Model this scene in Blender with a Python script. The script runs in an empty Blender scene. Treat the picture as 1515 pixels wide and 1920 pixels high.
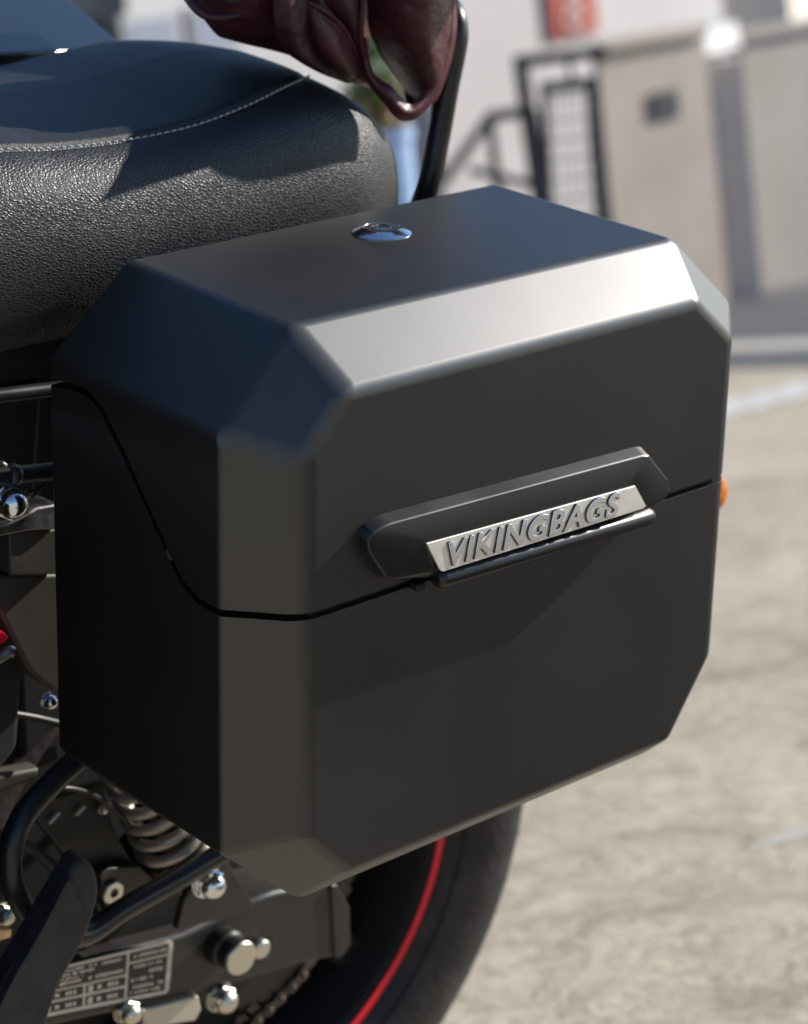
import bpy, bmesh, math, random
from mathutils import Vector, Matrix, noise
R_ = math.radians
random.seed(7)
scene = bpy.context.scene
COL = scene.collection

# ------------------------------------------------------------------ frames
# "bike frame": x = to the rear, y = away from the viewer's side, z = up along the leaning motorcycle.
# origin = lower front corner of the saddlebag's outer side, metres
LEAN = R_(12.0)
ML = Matrix.Rotation(LEAN, 3, 'X')                       # bike frame -> world
CAM_R = Matrix(((0.7456, -0.6660, 0.0219), (-0.2289, -0.2869, -0.9302), (0.6259, 0.6885, -0.3664)))  # right, down, forward
CAM_C = Vector((-0.7956, -0.9925, 0.7788))
FPX, CX, CY = 4745.44, 757.5, 960.0
M4 = ML.to_4x4()

# ------------------------------------------------------------------ camera
cam = bpy.data.cameras.new('camera')
cam_o = bpy.data.objects.new('camera', cam); COL.objects.link(cam_o)
cam.sensor_fit = 'HORIZONTAL'; cam.sensor_width = 24.0; cam.lens = FPX / 1515 * 24.0
cam.clip_start = 0.05; cam.clip_end = 3000
rot = Matrix((CAM_R[0], -CAM_R[1], -CAM_R[2])).transposed()
cam_o.matrix_world = M4 @ (Matrix.Translation(CAM_C) @ rot.to_4x4())
cam.dof.use_dof = True; cam.dof.focus_distance = 1.47; cam.dof.aperture_fstop = 5.8
scene.camera = cam_o

# ------------------------------------------------------------------ light
SUN_B = Vector((0.875, -0.133, 0.475)).normalized()          # towards the sun, bike frame
SUN_W = (ML @ SUN_B).normalized()
elev = math.asin(SUN_W.z); azi = math.atan2(SUN_W.x, SUN_W.y)
world = bpy.data.worlds.new('World'); scene.world = world; world.use_nodes = True
wn = world.node_tree; wn.nodes.clear()
sky = wn.nodes.new('ShaderNodeTexSky'); sky.sky_type = 'NISHITA'; sky.sun_disc = False
sky.sun_elevation = elev; sky.sun_rotation = azi; sky.air_density = 1.0; sky.dust_density = 0.0; sky.ozone_density = 3.8
bg = wn.nodes.new('ShaderNodeBackground'); bg.inputs[1].default_value = 0.10
wo = wn.nodes.new('ShaderNodeOutputWorld')
wn.links.new(sky.outputs[0], bg.inputs[0]); wn.links.new(bg.outputs[0], wo.inputs[0])
sun = bpy.data.lights.new('sun', 'SUN'); sun.energy = 4.8; sun.angle = R_(0.53); sun.color = (1.0, 0.95, 0.88)
sun_o = bpy.data.objects.new('sun', sun); COL.objects.link(sun_o)
sun_o.rotation_mode = 'QUATERNION'; sun_o.rotation_quaternion = SUN_W.to_track_quat('Z', 'Y'); sun_o.location = (0, 0, 12)
scene.view_settings.view_transform = 'Standard'; scene.view_settings.look = 'None'
scene.view_settings.exposure = 0.58; scene.view_settings.gamma = 1.0; scene.view_settings.use_curve_mapping = False

# ------------------------------------------------------------------ measuring helpers
def ray(px, py):
    return (CAM_R.transposed() @ Vector(((px - CX) / FPX, (py - CY) / FPX, 1.0)))
def at(px, py, Y):                                        # point of the photograph at depth Y of the bike frame
    d = ray(px, py); t = (Y - CAM_C.y) / d.y
    return CAM_C + d * t
def mpp(p):                                               # metres per photo pixel at p
    return (CAM_R @ (p - CAM_C)).z / FPX
CW = ML @ CAM_C
FW = ML @ Vector(CAM_R[2]); FH = Vector((FW.x, FW.y, 0)).normalized(); RH = Vector((FH.y, -FH.x, 0))
WC = Vector((0.257, 0.395, -0.195)); WR = 0.33
GP = ML @ Vector((WC.x, WC.y, WC.z - WR)); GP.z -= 0.003
SLOPE = 0.08
def gz(x, y): return GP.z - SLOPE * ((x - GP.x) * FH.x + (y - GP.y) * FH.y)
def gnd(px, py, up=0.0):
    d = ML @ ray(px, py); n = Vector((SLOPE * FH.x, SLOPE * FH.y, 1.0))
    t = (GP + Vector((0, 0, up)) - CW).dot(n) / d.dot(n)
    return CW + d * t
def vp(px, py, s):                                        # point on an upright plane s metres ahead
    d = ML @ ray(px, py); return CW + d * (s / d.dot(FH))

# ------------------------------------------------------------------ materials
def mat(name, col, rough=0.5, metal=0.0, spec=0.5, bump=None, var=None, rvar=None, coat=0, sheen=0, setup=None, wave=None):
    m = bpy.data.materials.new(name); m.use_nodes = True; nt = m.node_tree
    b = nt.nodes['Principled BSDF']
    b.inputs['Base Color'].default_value = (*col, 1); b.inputs['Roughness'].default_value = rough
    b.inputs['Metallic'].default_value = metal; b.inputs['Specular IOR Level'].default_value = spec
    b.inputs['Coat Weight'].default_value = coat; b.inputs['Sheen Weight'].default_value = sheen
    tc = nt.nodes.new('ShaderNodeTexCoord')
    def noise_(sc, det=4, r=.55):
        n = nt.nodes.new('ShaderNodeTexNoise'); n.inputs['Scale'].default_value = sc
        n.inputs['Detail'].default_value = det; n.inputs['Roughness'].default_value = r
        nt.links.new(tc.outputs['Object'], n.inputs['Vector']); return n
    if var:                                               # (scale, colour2, lo, hi)
        n = noise_(var[0]); r = nt.nodes.new('ShaderNodeValToRGB')
        r.color_ramp.elements[0].position = var[2]; r.color_ramp.elements[1].position = var[3]
        r.color_ramp.elements[0].color = (*col, 1); r.color_ramp.elements[1].color = (*var[1], 1)
        nt.links.new(n.outputs[0], r.inputs[0]); nt.links.new(r.outputs[0], b.inputs['Base Color'])
    if rvar:                                              # (scale, lo, hi)
        n = noise_(rvar[0], 5); mr = nt.nodes.new('ShaderNodeMapRange')
        mr.inputs[1].default_value = .35; mr.inputs[2].default_value = .65
        mr.inputs[3].default_value = rvar[1]; mr.inputs[4].default_value = rvar[2]
        nt.links.new(n.outputs[0], mr.inputs[0]); nt.links.new(mr.outputs[0], b.inputs['Roughness'])
    if bump:                                              # (scale, strength, distance)
        n = noise_(bump[0], 3); bp = nt.nodes.new('ShaderNodeBump')
        bp.inputs['Strength'].default_value = bump[1]; bp.inputs['Distance'].default_value = bump[2]
        nt.links.new(n.outputs[0], bp.inputs['Height']); nt.links.new(bp.outputs[0], b.inputs['Normal'])
        if wave:                                          # very shallow unevenness of the panel
            n2 = noise_(wave[0], 1); b2 = nt.nodes.new('ShaderNodeBump')
            b2.inputs['Strength'].default_value = wave[1]; b2.inputs['Distance'].default_value = wave[2]
            nt.links.new(n2.outputs[0], b2.inputs['Height']); nt.links.new(b2.outputs[0], bp.inputs['Normal'])
    if setup: setup(nt, b, tc)
    return m

def leather_setup(scale, dist, strength, stretch=(1, 1, 1), rlo=.38, rhi=.6):
    def f(nt, b, tc):
        mp = nt.nodes.new('ShaderNodeMapping'); mp.inputs['Scale'].default_value = stretch
        nt.links.new(tc.outputs['Object'], mp.inputs[0])
        wob = nt.nodes.new('ShaderNodeTexNoise'); wob.inputs['Scale'].default_value = scale * .35; wob.inputs['Detail'].default_value = 2
        nt.links.new(mp.outputs[0], wob.inputs['Vector'])
        mx = nt.nodes.new('ShaderNodeMixRGB'); mx.blend_type = 'LINEAR_LIGHT'; mx.inputs[0].default_value = .35 / scale
        nt.links.new(mp.outputs[0], mx.inputs[1]); nt.links.new(wob.outputs[1], mx.inputs[2])
        v = nt.nodes.new('ShaderNodeTexVoronoi'); v.feature = 'DISTANCE_TO_EDGE'; v.inputs['Scale'].default_value = scale
        nt.links.new(mx.outputs[0], v.inputs['Vector'])
        mr = nt.nodes.new('ShaderNodeMapRange'); mr.interpolation_type = 'SMOOTHSTEP'
        mr.inputs[1].default_value = 0.0; mr.inputs[2].default_value = .32
        nt.links.new(v.outputs[0], mr.inputs[0])
        n = nt.nodes.new('ShaderNodeTexNoise'); n.inputs['Scale'].default_value = scale * 3; nt.links.new(tc.outputs['Object'], n.inputs['Vector'])
        ad = nt.nodes.new('ShaderNodeMath'); ad.operation = 'MULTIPLY_ADD'; ad.inputs[1].default_value = .10
        nt.links.new(n.outputs[0], ad.inputs[0]); nt.links.new(mr.outputs[0], ad.inputs[2])
        bp = nt.nodes.new('ShaderNodeBump'); bp.inputs['Strength'].default_value = strength; bp.inputs['Distance'].default_value = dist
        nt.links.new(ad.outputs[0], bp.inputs['Height']); nt.links.new(bp.outputs[0], b.inputs['Normal'])
        m2 = nt.nodes.new('ShaderNodeMapRange'); m2.inputs[3].default_value = rhi; m2.inputs[4].default_value = rlo
        nt.links.new(mr.outputs[0], m2.inputs[0]); nt.links.new(m2.outputs[0], b.inputs['Roughness'])
    return f

powder = mat('satin black powder coat', (.0036, .0027, .0022), .44, 0, .82, bump=(2300, .14, .0001), var=(260, (.010, .0095, .009), .60, .74), rvar=(9, .40, .45), wave=(14, .06, .003))
handle_m = mat('satin black moulded plastic', (.006, .006, .007), .33, 0, .6, bump=(1800, .16, .0001), rvar=(30, .31, .36))
powder.node_tree.nodes['Principled BSDF'].inputs['IOR'].default_value = 1.6
gap_m = mat('black rubber seal', (.006, .006, .006), .7)
emblem_m = mat('brushed aluminium emblem', (.93, .90, .83), .4, .90, bump=(900, .06, .0001), rvar=(120, .36, .44))
emblem_t = mat('polished aluminium lettering', (.95, .95, .95), .22, .9)
chrome = mat('chrome', (.78, .80, .83), .12, 1.0, rvar=(60, .08, .20))
zinc = mat('zinc plated steel', (.62, .60, .52), .30, 1.0, rvar=(90, .22, .42))
lockcore = mat('dark lock face', (.03, .03, .033), .45, .3, bump=(1500, .3, .0001))
lthr = mat('grained black leather', (.008, .0082, .0090), .45, 0, .6, setup=leather_setup(380, .0008, .38, (1.0, 1.2, 1.6), .39, .56))
lthr_top = mat('fine black leather', (.011, .012, .014), .5, 0, .42, setup=leather_setup(800, .0003, .45, (1, 1, 1), .46, .56))
thread = mat('grey stitching thread', (.30, .30, .29), .75)
cowl_m = mat('gloss black paint', (.012, .014, .018), .16, 0, .6, rvar=(12, .12, .2))
tube_m = mat('satin black steel tube', (.013, .0135, .015), .33, 0, .5, bump=(900, .1, .0001), rvar=(25, .28, .38))
frame_m = mat('black frame paint', (.010, .0095, .009), .42, 0, .4, var=(30, (.018, .016, .014), .4, .7), rvar=(20, .36, .5))
arm_m = mat('dark grey swingarm paint', (.020, .0185, .017), .38, 0, .5, var=(40, (.030, .027, .024), .35, .7), rvar=(30, .32, .45))
grey_m = mat('grey brown painted cover', (.055, .049, .043), .5, 0, .45, bump=(700, .15, .0002), var=(20, (.070, .062, .054), .35, .7))
cast_m = mat('cast aluminium', (.36, .36, .36), .38, 1.0, bump=(260, .25, .0006), rvar=(70, .28, .5))
rubber = mat('black rubber', (.022, .022, .024), .62, 0, .4, bump=(420, .35, .0005), var=(55, (.038, .038, .042), .4, .75))
tyre_m = mat('worn tyre rubber', (.020, .017, .017), .62, 0, .4, bump=(140, .6, .0016), var=(26, (.045, .033, .032), .42, .68))
rim_m = mat('black wheel paint', (.006, .006, .006), .6)
red_m = mat('red rim tape', (.80, .008, .030), .35, 0, .5)
spring_m = mat('silver spring steel', (.40, .36, .31), .42, .55, rvar=(50, .34, .5))
chain_m = mat('oily chain steel', (.10, .085, .075), .42, .8, bump=(300, .3, .0004))
label_w = mat('cream print on label', (.62, .54, .46), .5)
label_k = mat('black label film', (.018, .017, .016), .4)
amber = mat('amber lens', (1.0, .33, .01), .22, 0, .5)
amber.node_tree.nodes['Principled BSDF'].inputs['Transmission Weight'].default_value = .45
sock_m = mat('socket dark hole', (.02, .02, .02), .5)

def jacket_setup(nt, b, tc):
    n1 = nt.nodes.new('ShaderNodeTexNoise'); n1.inputs['Scale'].default_value = 26; n1.inputs['Detail'].default_value = 4
    n1.inputs['Distortion'].default_value = .8
    n2 = nt.nodes.new('ShaderNodeTexVoronoi'); n2.feature = 'DISTANCE_TO_EDGE'; n2.inputs['Scale'].default_value = 700
    nt.links.new(tc.outputs['Object'], n1.inputs['Vector']); nt.links.new(tc.outputs['Object'], n2.inputs['Vector'])
    b1 = nt.nodes.new('ShaderNodeBump'); b1.inputs['Strength'].default_value = .8; b1.inputs['Distance'].default_value = .007
    b2 = nt.nodes.new('ShaderNodeBump'); b2.inputs['Strength'].default_value = .5; b2.inputs['Distance'].default_value = .0006
    nt.links.new(n1.outputs[0], b1.inputs['Height']); nt.links.new(n2.outputs[0], b2.inputs['Height'])
    nt.links.new(b1.outputs[0], b2.inputs['Normal']); nt.links.new(b2.outputs[0], b.inputs['Normal'])
maroon = mat('maroon leather', (.062, .013, .016), .42, 0, .5, var=(18, (.10, .024, .024), .4, .7), setup=jacket_setup)
maroon_d = mat('dark maroon leather', (.040, .011, .017), .45, 0, .45, var=(18, (.062, .018, .024), .4, .7), setup=jacket_setup)
maroon_hem = mat('maroon leather hem', (.085, .018, .026), .45, 0, .5, bump=(300, .3, .0006))

# ------------------------------------------------------------------ mesh helpers
def link_mesh(name, bm, m, parent=None, base=None, smooth=35, mods=None):
    """bm in the frame of the parent thing (base subtracted); one mesh object"""
    if base is not None: bmesh.ops.translate(bm, verts=bm.verts, vec=-base)
    bmesh.ops.recalc_face_normals(bm, faces=bm.faces)
    me = bpy.data.meshes.new(name); bm.to_mesh(me); bm.free()
    for mm in (m if isinstance(m, (list, tuple)) else [m]): me.materials.append(mm)
    if smooth:
        me.shade_smooth(); me.set_sharp_from_angle(angle=R_(smooth))
    o = bpy.data.objects.new(name, me); COL.objects.link(o)
    if parent is not None: o.parent = parent
    return o
def tagit(o, label=None, cat=None, group=None, kind=None):
    if label: o['label'] = label
    if cat: o['category'] = cat
    if group: o['group'] = group
    if kind: o['kind'] = kind
    return o
def thing(name, base, label, cat, group=None, bike=True):
    o = bpy.data.objects.new(name, None); COL.objects.link(o); o.empty_display_size = .05
    o.matrix_world = (M4 @ Matrix.Translation(base)) if bike else Matrix.Translation(base)
    tagit(o, label, cat, group); o['_b'] = 0; del o['_b']
    return o
def crom(P, n, closed=False):
    out = []; N = len(P)
    segs = N if closed else N - 1
    for i in range(segs):
        if closed: a, b, c, d = P[(i-1) % N], P[i], P[(i+1) % N], P[(i+2) % N]
        else: a, b, c, d = P[max(i-1, 0)], P[i], P[i+1], P[min(i+2, N-1)]
        for k in range(n):
            t = k / n; t2 = t*t; t3 = t2*t
            out.append(.5*((2*b) + (c-a)*t + (2*a-5*b+4*c-d)*t2 + (-a+3*b-3*c+d)*t3))
    if not closed: out.append(P[-1].copy())
    return out
def add_tube(bm, path, r, seg=20, cap=True, flat=1.0, up=None, mi=0):
    N = len(path); rr = r if isinstance(r, (list, tuple)) else [r]*N
    tan = [(path[min(i+1, N-1)] - path[max(i-1, 0)]).normalized() for i in range(N)]
    u = up or (Vector((0, 0, 1)) if abs(tan[0].z) < .9 else Vector((1, 0, 0)))
    rings = []
    for i in range(N):
        t = tan[i]; u = (u - t*u.dot(t)).normalized(); v = t.cross(u)
        rings.append([bm.verts.new(path[i] + (u*math.cos(a)*flat + v*math.sin(a))*rr[i]) for a in [2*math.pi*k/seg for k in range(seg)]])
    for i in range(N-1):
        for k in range(seg):
            f = bm.faces.new((rings[i][k], rings[i][(k+1) % seg], rings[i+1][(k+1) % seg], rings[i+1][k])); f.material_index = mi
    if cap:
        bm.faces.new(rings[0][::-1]).material_index = mi; bm.faces.new(rings[-1]).material_index = mi
def add_lathe(bm, c, axis, prof, seg=40, mi=0, hexa=False, ph=0):
    """prof: list of (radius, height along axis)"""
    ax = axis.normalized(); u = ax.orthogonal().normalized()
    if abs(ax.dot(Vector((0, 0, 1)))) < .9:
        u = (Vector((0, 0, 1)) - ax*ax.z).normalized()
    v = ax.cross(u); rings = []
    for r, h in prof:
        if r < 1e-7: rings.append([bm.verts.new(c + ax*h)])
        else: rings.append([bm.verts.new(c + ax*h + (u*math.cos(a+ph)+v*math.sin(a+ph))*r) for a in [2*math.pi*k/seg for k in range(seg)]])
    for A, B in zip(rings[:-1], rings[1:]):
        for k in range(seg):
            k2 = (k+1) % seg
            if len(A) == 1 and len(B) == 1: continue
            if len(A) == 1: f = bm.faces.new((A[0], B[k], B[k2]))
            elif len(B) == 1: f = bm.faces.new((A[k], A[k2], B[0]))
            else: f = bm.faces.new((A[k], A[k2], B[k2], B[k]))
            f.material_index = mi
    if len(rings[0]) > 1: bm.faces.new(rings[0][::-1]).material_index = mi
    if len(rings[-1]) > 1: bm.faces.new(rings[-1]).material_index = mi
def add_prism(bm, poly, vec, mi=0):
    a = [bm.verts.new(p) for p in poly]; b = [bm.verts.new(p + vec) for p in poly]
    n = len(poly)
    bm.faces.new(a).material_index = mi; bm.faces.new(b[::-1]).material_index = mi
    for i in range(n): bm.faces.new((a[i], b[i], b[(i+1) % n], a[(i+1) % n])).material_index = mi
def add_box(bm, c, sx, sy, sz, X=Vector((1, 0, 0)), Y=Vector((0, 1, 0)), Z=Vector((0, 0, 1)), mi=0):
    poly = [c + X*sx*a/2 + Y*sy*b/2 - Z*sz/2 for a, b in ((-1, -1), (1, -1), (1, 1), (-1, 1))]
    add_prism(bm, poly, Z*sz, mi)
def bevel_mod(o, w, seg=3, ang=30):
    b = o.modifiers.new('bevel', 'BEVEL'); b.width = w; b.segments = seg; b.limit_method = 'ANGLE'; b.angle_limit = R_(ang)
    b.harden_normals = False
    wnm = o.modifiers.new('wn', 'WEIGHTED_NORMAL'); wnm.keep_sharp = False
    return o
def finalize(o):
    dg = bpy.context.evaluated_depsgraph_get()
    me = bpy.data.meshes.new_from_object(o.evaluated_get(dg)); old = o.data
    o.modifiers.clear(); o.data = me; bpy.data.meshes.remove(old); return o
def plate(name, pix, Y0, Y1, m, parent, base, bev=.001, round_=False, seg=3):
    bm = bmesh.new(); P = [at(x, y, Y0) for x, y in pix]
    if round_: P = crom(P, 4, True)
    add_prism(bm, P, Vector((0, Y1 - Y0, 0)))
    o = link_mesh(name, bm, m, parent, base, 40)
    if bev: bevel_mod(o, bev, seg, 35)
    return o
def tube_obj(name, pts, r, m, parent, base, n=8, seg=20, **k):
    bm = bmesh.new(); add_tube(bm, crom([Vector(p) for p in pts], n), r, seg, **k)
    return link_mesh(name, bm, m, parent, base, 50)

# ================================================================== SETTING
def ground_setup(nt, b, tc):
    N = nt.nodes; L = nt.links
    def nz(sc, det, dist=0, r=.55):
        n = N.new('ShaderNodeTexNoise'); n.inputs['Scale'].default_value = sc; n.inputs['Detail'].default_value = det
        n.inputs['Distortion'].default_value = dist; n.inputs['Roughness'].default_value = r
        L.new(tc.outputs['Object'], n.inputs['Vector']); return n
    a = nz(1.1, 6, .6); c = nz(8, 7, 3.4, .66); f = nz(60, 6, .4, .7); st = nz(2.3, 3, 1.2)
    r1 = N.new('ShaderNodeValToRGB'); e = r1.color_ramp.elements
    e[0].position = .34; e[0].color = (.49, .415, .305, 1); e[1].position = .66; e[1].color = (.61, .53, .405, 1)
    L.new(a.outputs[0], r1.inputs[0])
    r2 = N.new('ShaderNodeValToRGB'); e = r2.color_ramp.elements
    e[0].position = .36; e[0].color = (.66, .645, .62, 1); e[1].position = .60; e[1].color = (1.06, 1.05, 1.04, 1)
    L.new(c.outputs[0], r2.inputs[0])
    m1 = N.new('ShaderNodeMixRGB'); m1.blend_type = 'MULTIPLY'; m1.inputs[0].default_value = .9
    L.new(r1.outputs[0], m1.inputs[1]); L.new(r2.outputs[0], m1.inputs[2])
    r3 = N.new('ShaderNodeValToRGB'); e = r3.color_ramp.elements
    e[0].position = .38; e[0].color = (.66, .65, .64, 1); e[1].position = .56; e[1].color = (1, 1, 1, 1)
    L.new(f.outputs[0], r3.inputs[0])
    m2 = N.new('ShaderNodeMixRGB'); m2.blend_type = 'MULTIPLY'; m2.inputs[0].default_value = .55
    L.new(m1.outputs[0], m2.inputs[1]); L.new(r3.outputs[0], m2.inputs[2])
    r4 = N.new('ShaderNodeValToRGB'); e = r4.color_ramp.elements       # dark worn stains
    e[0].position = .30; e[0].color = (.70, .69, .68, 1); e[1].position = .42; e[1].color = (1, 1, 1, 1)
    L.new(st.outputs[0], r4.inputs[0])
    m3 = N.new('ShaderNodeMixRGB'); m3.blend_type = 'MULTIPLY'; m3.inputs[0].default_value = .8
    L.new(m2.outputs[0], m3.inputs[1]); L.new(r4.outputs[0], m3.inputs[2]); L.new(m3.outputs[0], b.inputs['Base Color'])
    bp = N.new('ShaderNodeBump'); bp.inputs['Strength'].default_value = .6; bp.inputs['Distance'].default_value = .006
    ad = N.new('ShaderNodeMath'); ad.operation = 'ADD'; L.new(f.outputs[0], ad.inputs[0]); L.new(c.outputs[0], ad.inputs[1])
    L.new(ad.outputs[0], bp.inputs['Height']); L.new(bp.outputs[0], b.inputs['Normal'])
ground_m = mat('weathered tan concrete', (.4, .36, .3), .85, 0, .3, setup=ground_setup)
bm = bmesh.new()
S = 1500
add = [bm.verts.new((x, y, gz(x, y))) for x, y in ((-S, -S), (S, -S), (S, S), (-S, S))]
bm.faces.new(add)
g = link_mesh('ground', bm, ground_m, None, None, 0); tagit(g, 'pale tan sunlit concrete car park', kind='structure')

paint_m = mat('worn white road paint', (.68, .67, .63), .7, var=(14, (.42, .39, .34), .45, .62))
paint_b = mat('faded blue grey road paint', (.52, .49, .44), .8, var=(22, (.48, .43, .35), .30, .52))
def marking(name, pix, m, label, up=.004):
    bm = bmesh.new(); top = [gnd(x, y, up) for x, y in pix]
    bm.faces.new([bm.verts.new(p) for p in top])
    o = link_mesh(name, bm, m, None, None, 0); return tagit(o, label, kind='structure')
marking('painted_line', [(1290, 768), (1620, 686), (1620, 712), (1290, 800)], paint_m, 'white painted parking line on the sunlit concrete')
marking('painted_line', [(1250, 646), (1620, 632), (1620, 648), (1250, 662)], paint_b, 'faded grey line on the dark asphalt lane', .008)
marking('painted_line', [(1400, 1588), (1470, 1562), (1600, 1520), (1600, 1532), (1480, 1576), (1410, 1592)], mat('chalk mark', (.47, .44, .38), .85), 'faint pale paint streak on the near concrete', .0012)

wall_m = mat('beige painted stucco', (.47, .38, .305), .85, 0, .3, bump=(45, .4, .01), var=(2.2, (.53, .45, .38), .4, .65))
wall_c = mat('cool grey painted stucco', (.41, .36, .31), .85, 0, .3, bump=(45, .4, .01), var=(1.5, (.46, .41, .36), .4, .65))
bldg_m = mat('pale lavender grey render', (.53, .51, .51), .85, 0, .3, bump=(20, .3, .01), var=(.7, (.58, .56, .56), .4, .65))
white_m = mat('white painted concrete', (.50, .49, .48), .7)
black_metal = mat('black powder coated railing', (.025, .027, .032), .45)
glass_m = mat('dull window glass', (.10, .12, .15), .12, 0, .7)
sign_m = mat('brick red sign face', (.42, .055, .035), .5)
signw = mat('off white sign print', (.62, .55, .52), .6)

pb = gnd(1450, 563)
SW = (pb - CW).dot(FH)                                    # distance of the low wall
def lat(p): return (p - CW).dot(RH)
class PL:
    """upright plane through the point s ahead / l to the side, turned by th"""
    def __init__(self, s, l=0.0, th=0.0, off=0.0):
        self.s, self.l, self.th, self.off = s, l, th, off
        self.D = RH*math.cos(th) + FH*math.sin(th); self.N = FH*math.cos(th) - RH*math.sin(th)
        self.O = CW + FH*s + RH*l + self.N*off
    def __add__(self, d): return PL(self.s, self.l, self.th, self.off + d)
    def __sub__(self, d): return self + (-d)
    def hit(self, px, py):
        d = ML @ ray(px, py); return CW + d*((self.O - CW).dot(self.N)/d.dot(self.N))
    def pt(self, a, back=0.0, z=0.0):
        q = self.O + self.D*a + self.N*back; return Vector((q.x, q.y, z))
    def bk(self, a, dep, z): q = self.O + self.D*a + FH*dep; return Vector((q.x, q.y, z))
def ground_at(s, l):
    q = s.pt(l); return Vector((q.x, q.y, gz(q.x, q.y)))
def wallbox(bm, s, depth, l0, l1, ztop, zbot=None, mi=0):
    zb = min(ground_at(s, l0).z, ground_at(s, l1).z) - .3 if zbot is None else zbot
    add_prism(bm, [s.pt(l0, 0, zb), s.pt(l1, 0, zb), s.bk(l1, depth, zb), s.bk(l0, depth, zb)], Vector((0, 0, ztop - zb)), mi)
def LZ(px, py, s): p = s.hit(px, py); return (p - s.O).dot(s.D), p.z
SWn = SW
piv = lat(vp(1330, 300, SWn))
SW = PL(SWn, piv, R_(42)); SQ = PL(SWn, piv, 0)
# left stretch, beige
lL, zT = LZ(1118, 100, SW); lP, _ = LZ(1322, 82, SW)
base = ground_at(SW, (lL+lP)/2)
low = thing('low_wall', base, 'warm beige low wall with a small dark vent box, left of the pillar', 'wall', bike=False)
bm = bmesh.new(); wallbox(bm, SW, .22, lL, lP, zT); link_mesh('wall', bm, wall_m, low, base, 30)
bm = bmesh.new(); wallbox(bm, SW-.03, .28, lL-.02, lP, zT+.045, zT+.002); link_mesh('coping', bm, wall_m, low, base, 30)
a0, z0 = LZ(1236, 226, SW-.05); a1, z1 = LZ(1266, 166, SW)
bm = bmesh.new(); wallbox(bm, SW-.014, .02, a0, a1, z1, z0); link_mesh('vent_box', bm, mat('dark grey vent', (.05, .05, .055), .6), low, base, 30)
bm = bmesh.new(); wallbox(bm, SW-.018, .01, a0+.02, a1-.02, z1-.03, z0+.03); link_mesh('vent_cover', bm, mat('vent cover grey', (.035, .035, .04), .6), low, base, 30)
# right stretch
r0, _ = LZ(1384, 60, SW+.30); lR = r0 + 6
base = ground_at(SW+.30, r0+1)
rw = thing('low_wall', base, 'cool grey low wall running off to the right of the pillar', 'wall', bike=False)
_, zR = LZ(1450, 50, SW+.30)
bm = bmesh.new(); wallbox(bm, SW+.30, .25, r0, lR, zR-.04); link_mesh('wall', bm, wall_c, rw, base, 30)
bm = bmesh.new(); wallbox(bm, SW+.27, .31, r0, lR, zR, zR-.038); link_mesh('coping', bm, wall_c, rw, base, 30)
# pillar with a bright splayed cap
c0, zc = LZ(1326, 118, SQ+.22); c1, _ = LZ(1392, 118, SQ+.22)
base = ground_at(SQ+.22, (c0+c1)/2)
pil = thing('wall_pillar', base, 'blue grey pillar with a bright white cap between the two low walls', 'pillar', bike=False)
shade_m = mat('slate painted stucco', (.60, .54, .49), .8, bump=(45, .3, .008))
bm = bmesh.new(); wallbox(bm, SQ+.22, .6, c0, c1, zc); link_mesh('shaft', bm, shade_m, pil, base, 30)
cpP = PL(SWn + .15, lat(vp(1306, 60, SWn + .15)), R_(58))
bm = bmesh.new(); _, zcap = LZ(1350, 50, cpP); _, zlo = LZ(1350, 96, cpP)
a1c, _ = LZ(1388, 60, cpP)
lo = [cpP.pt(0, 0, zlo), cpP.pt(a1c, 0, zlo), cpP.bk(a1c, .5, zlo), cpP.bk(0, .5, zlo)]
hi = [cpP.bk(.0, .10, zcap), cpP.bk(a1c, .10, zcap), cpP.bk(a1c, .5, zcap), cpP.bk(0, .5, zcap)]
lv = [bm.verts.new(q) for q in lo]; hv = [bm.verts.new(q) for q in hi]
bm.faces.new(lv); bm.faces.new(hv)
for i in range(4): bm.faces.new((lv[i], hv[i], hv[(i+1) % 4], lv[(i+1) % 4]))
link_mesh('cap', bm, white_m, pil, base, 30)

# building behind
SB = PL(SWn + 5.5, 0.0, R_(52))
base = ground_at(SB, 0)
bd = thing('building', base, 'pale lavender grey rendered building filling the background', 'building', bike=False)
bm = bmesh.new(); lx0, _ = LZ(236, 0, SB); lx1, _ = LZ(1500, 0, SB)
wallbox(bm, SB, 5, lx0, lx1 + 5, CW.z + 1.2, base.z - 3); link_mesh('wall', bm, bldg_m, bd, base, 30)
bm = bmesh.new(); wallbox(bm, SB+.6, 5, lx0-7, lx0, CW.z + 1.2, base.z - 3); link_mesh('recessed_wall', bm, bldg_m, bd, base, 30)
blind_m = mat('bluish blind', (.30, .33, .40), .4)
for (x0, y0, x1, y1) in ((248, 30, 326, 130), (372, 10, 440, 100)):
    a0, z0 = LZ(x0, y1, SB-.04); a1, z1 = LZ(x1, y0, SB-.04)
    bm = bmesh.new(); wallbox(bm, SB-.04, .05, a0-.04, a1+.04, z1+.04, z0-.04)
    w = link_mesh('window', bm, white_m, bd, base, 30)
    bm = bmesh.new(); wallbox(bm, SB-.046, .02, a0, a1, z1, z0); link_mesh('pane', bm, blind_m, w, base, 30)
a0, z0 = LZ(60, 50, SB+.5); a1, z1 = LZ(236, -40, SB+.5)
bm = bmesh.new(); wallbox(bm, SB+.5, .11, a0-1, a1-.02, z1, z0); link_mesh('white_band', bm, white_m, bd, base, 30)
# far right sunlit storey
sA = PL(SWn + 2.6, lat(vp(1480, 20, SWn + 2.6)), R_(62))
base2 = ground_at(sA, 0)
ub = thing('annex', base2, 'sunlit cream block in the top right corner above the grey wall', 'building', bike=False)
bm = bmesh.new(); wallbox(bm, sA, 2.5, 0, 3.0, CW.z + .9)
link_mesh('wall', bm, mat('cream render', (.80, .71, .60), .8), ub, base2, 30)
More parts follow.
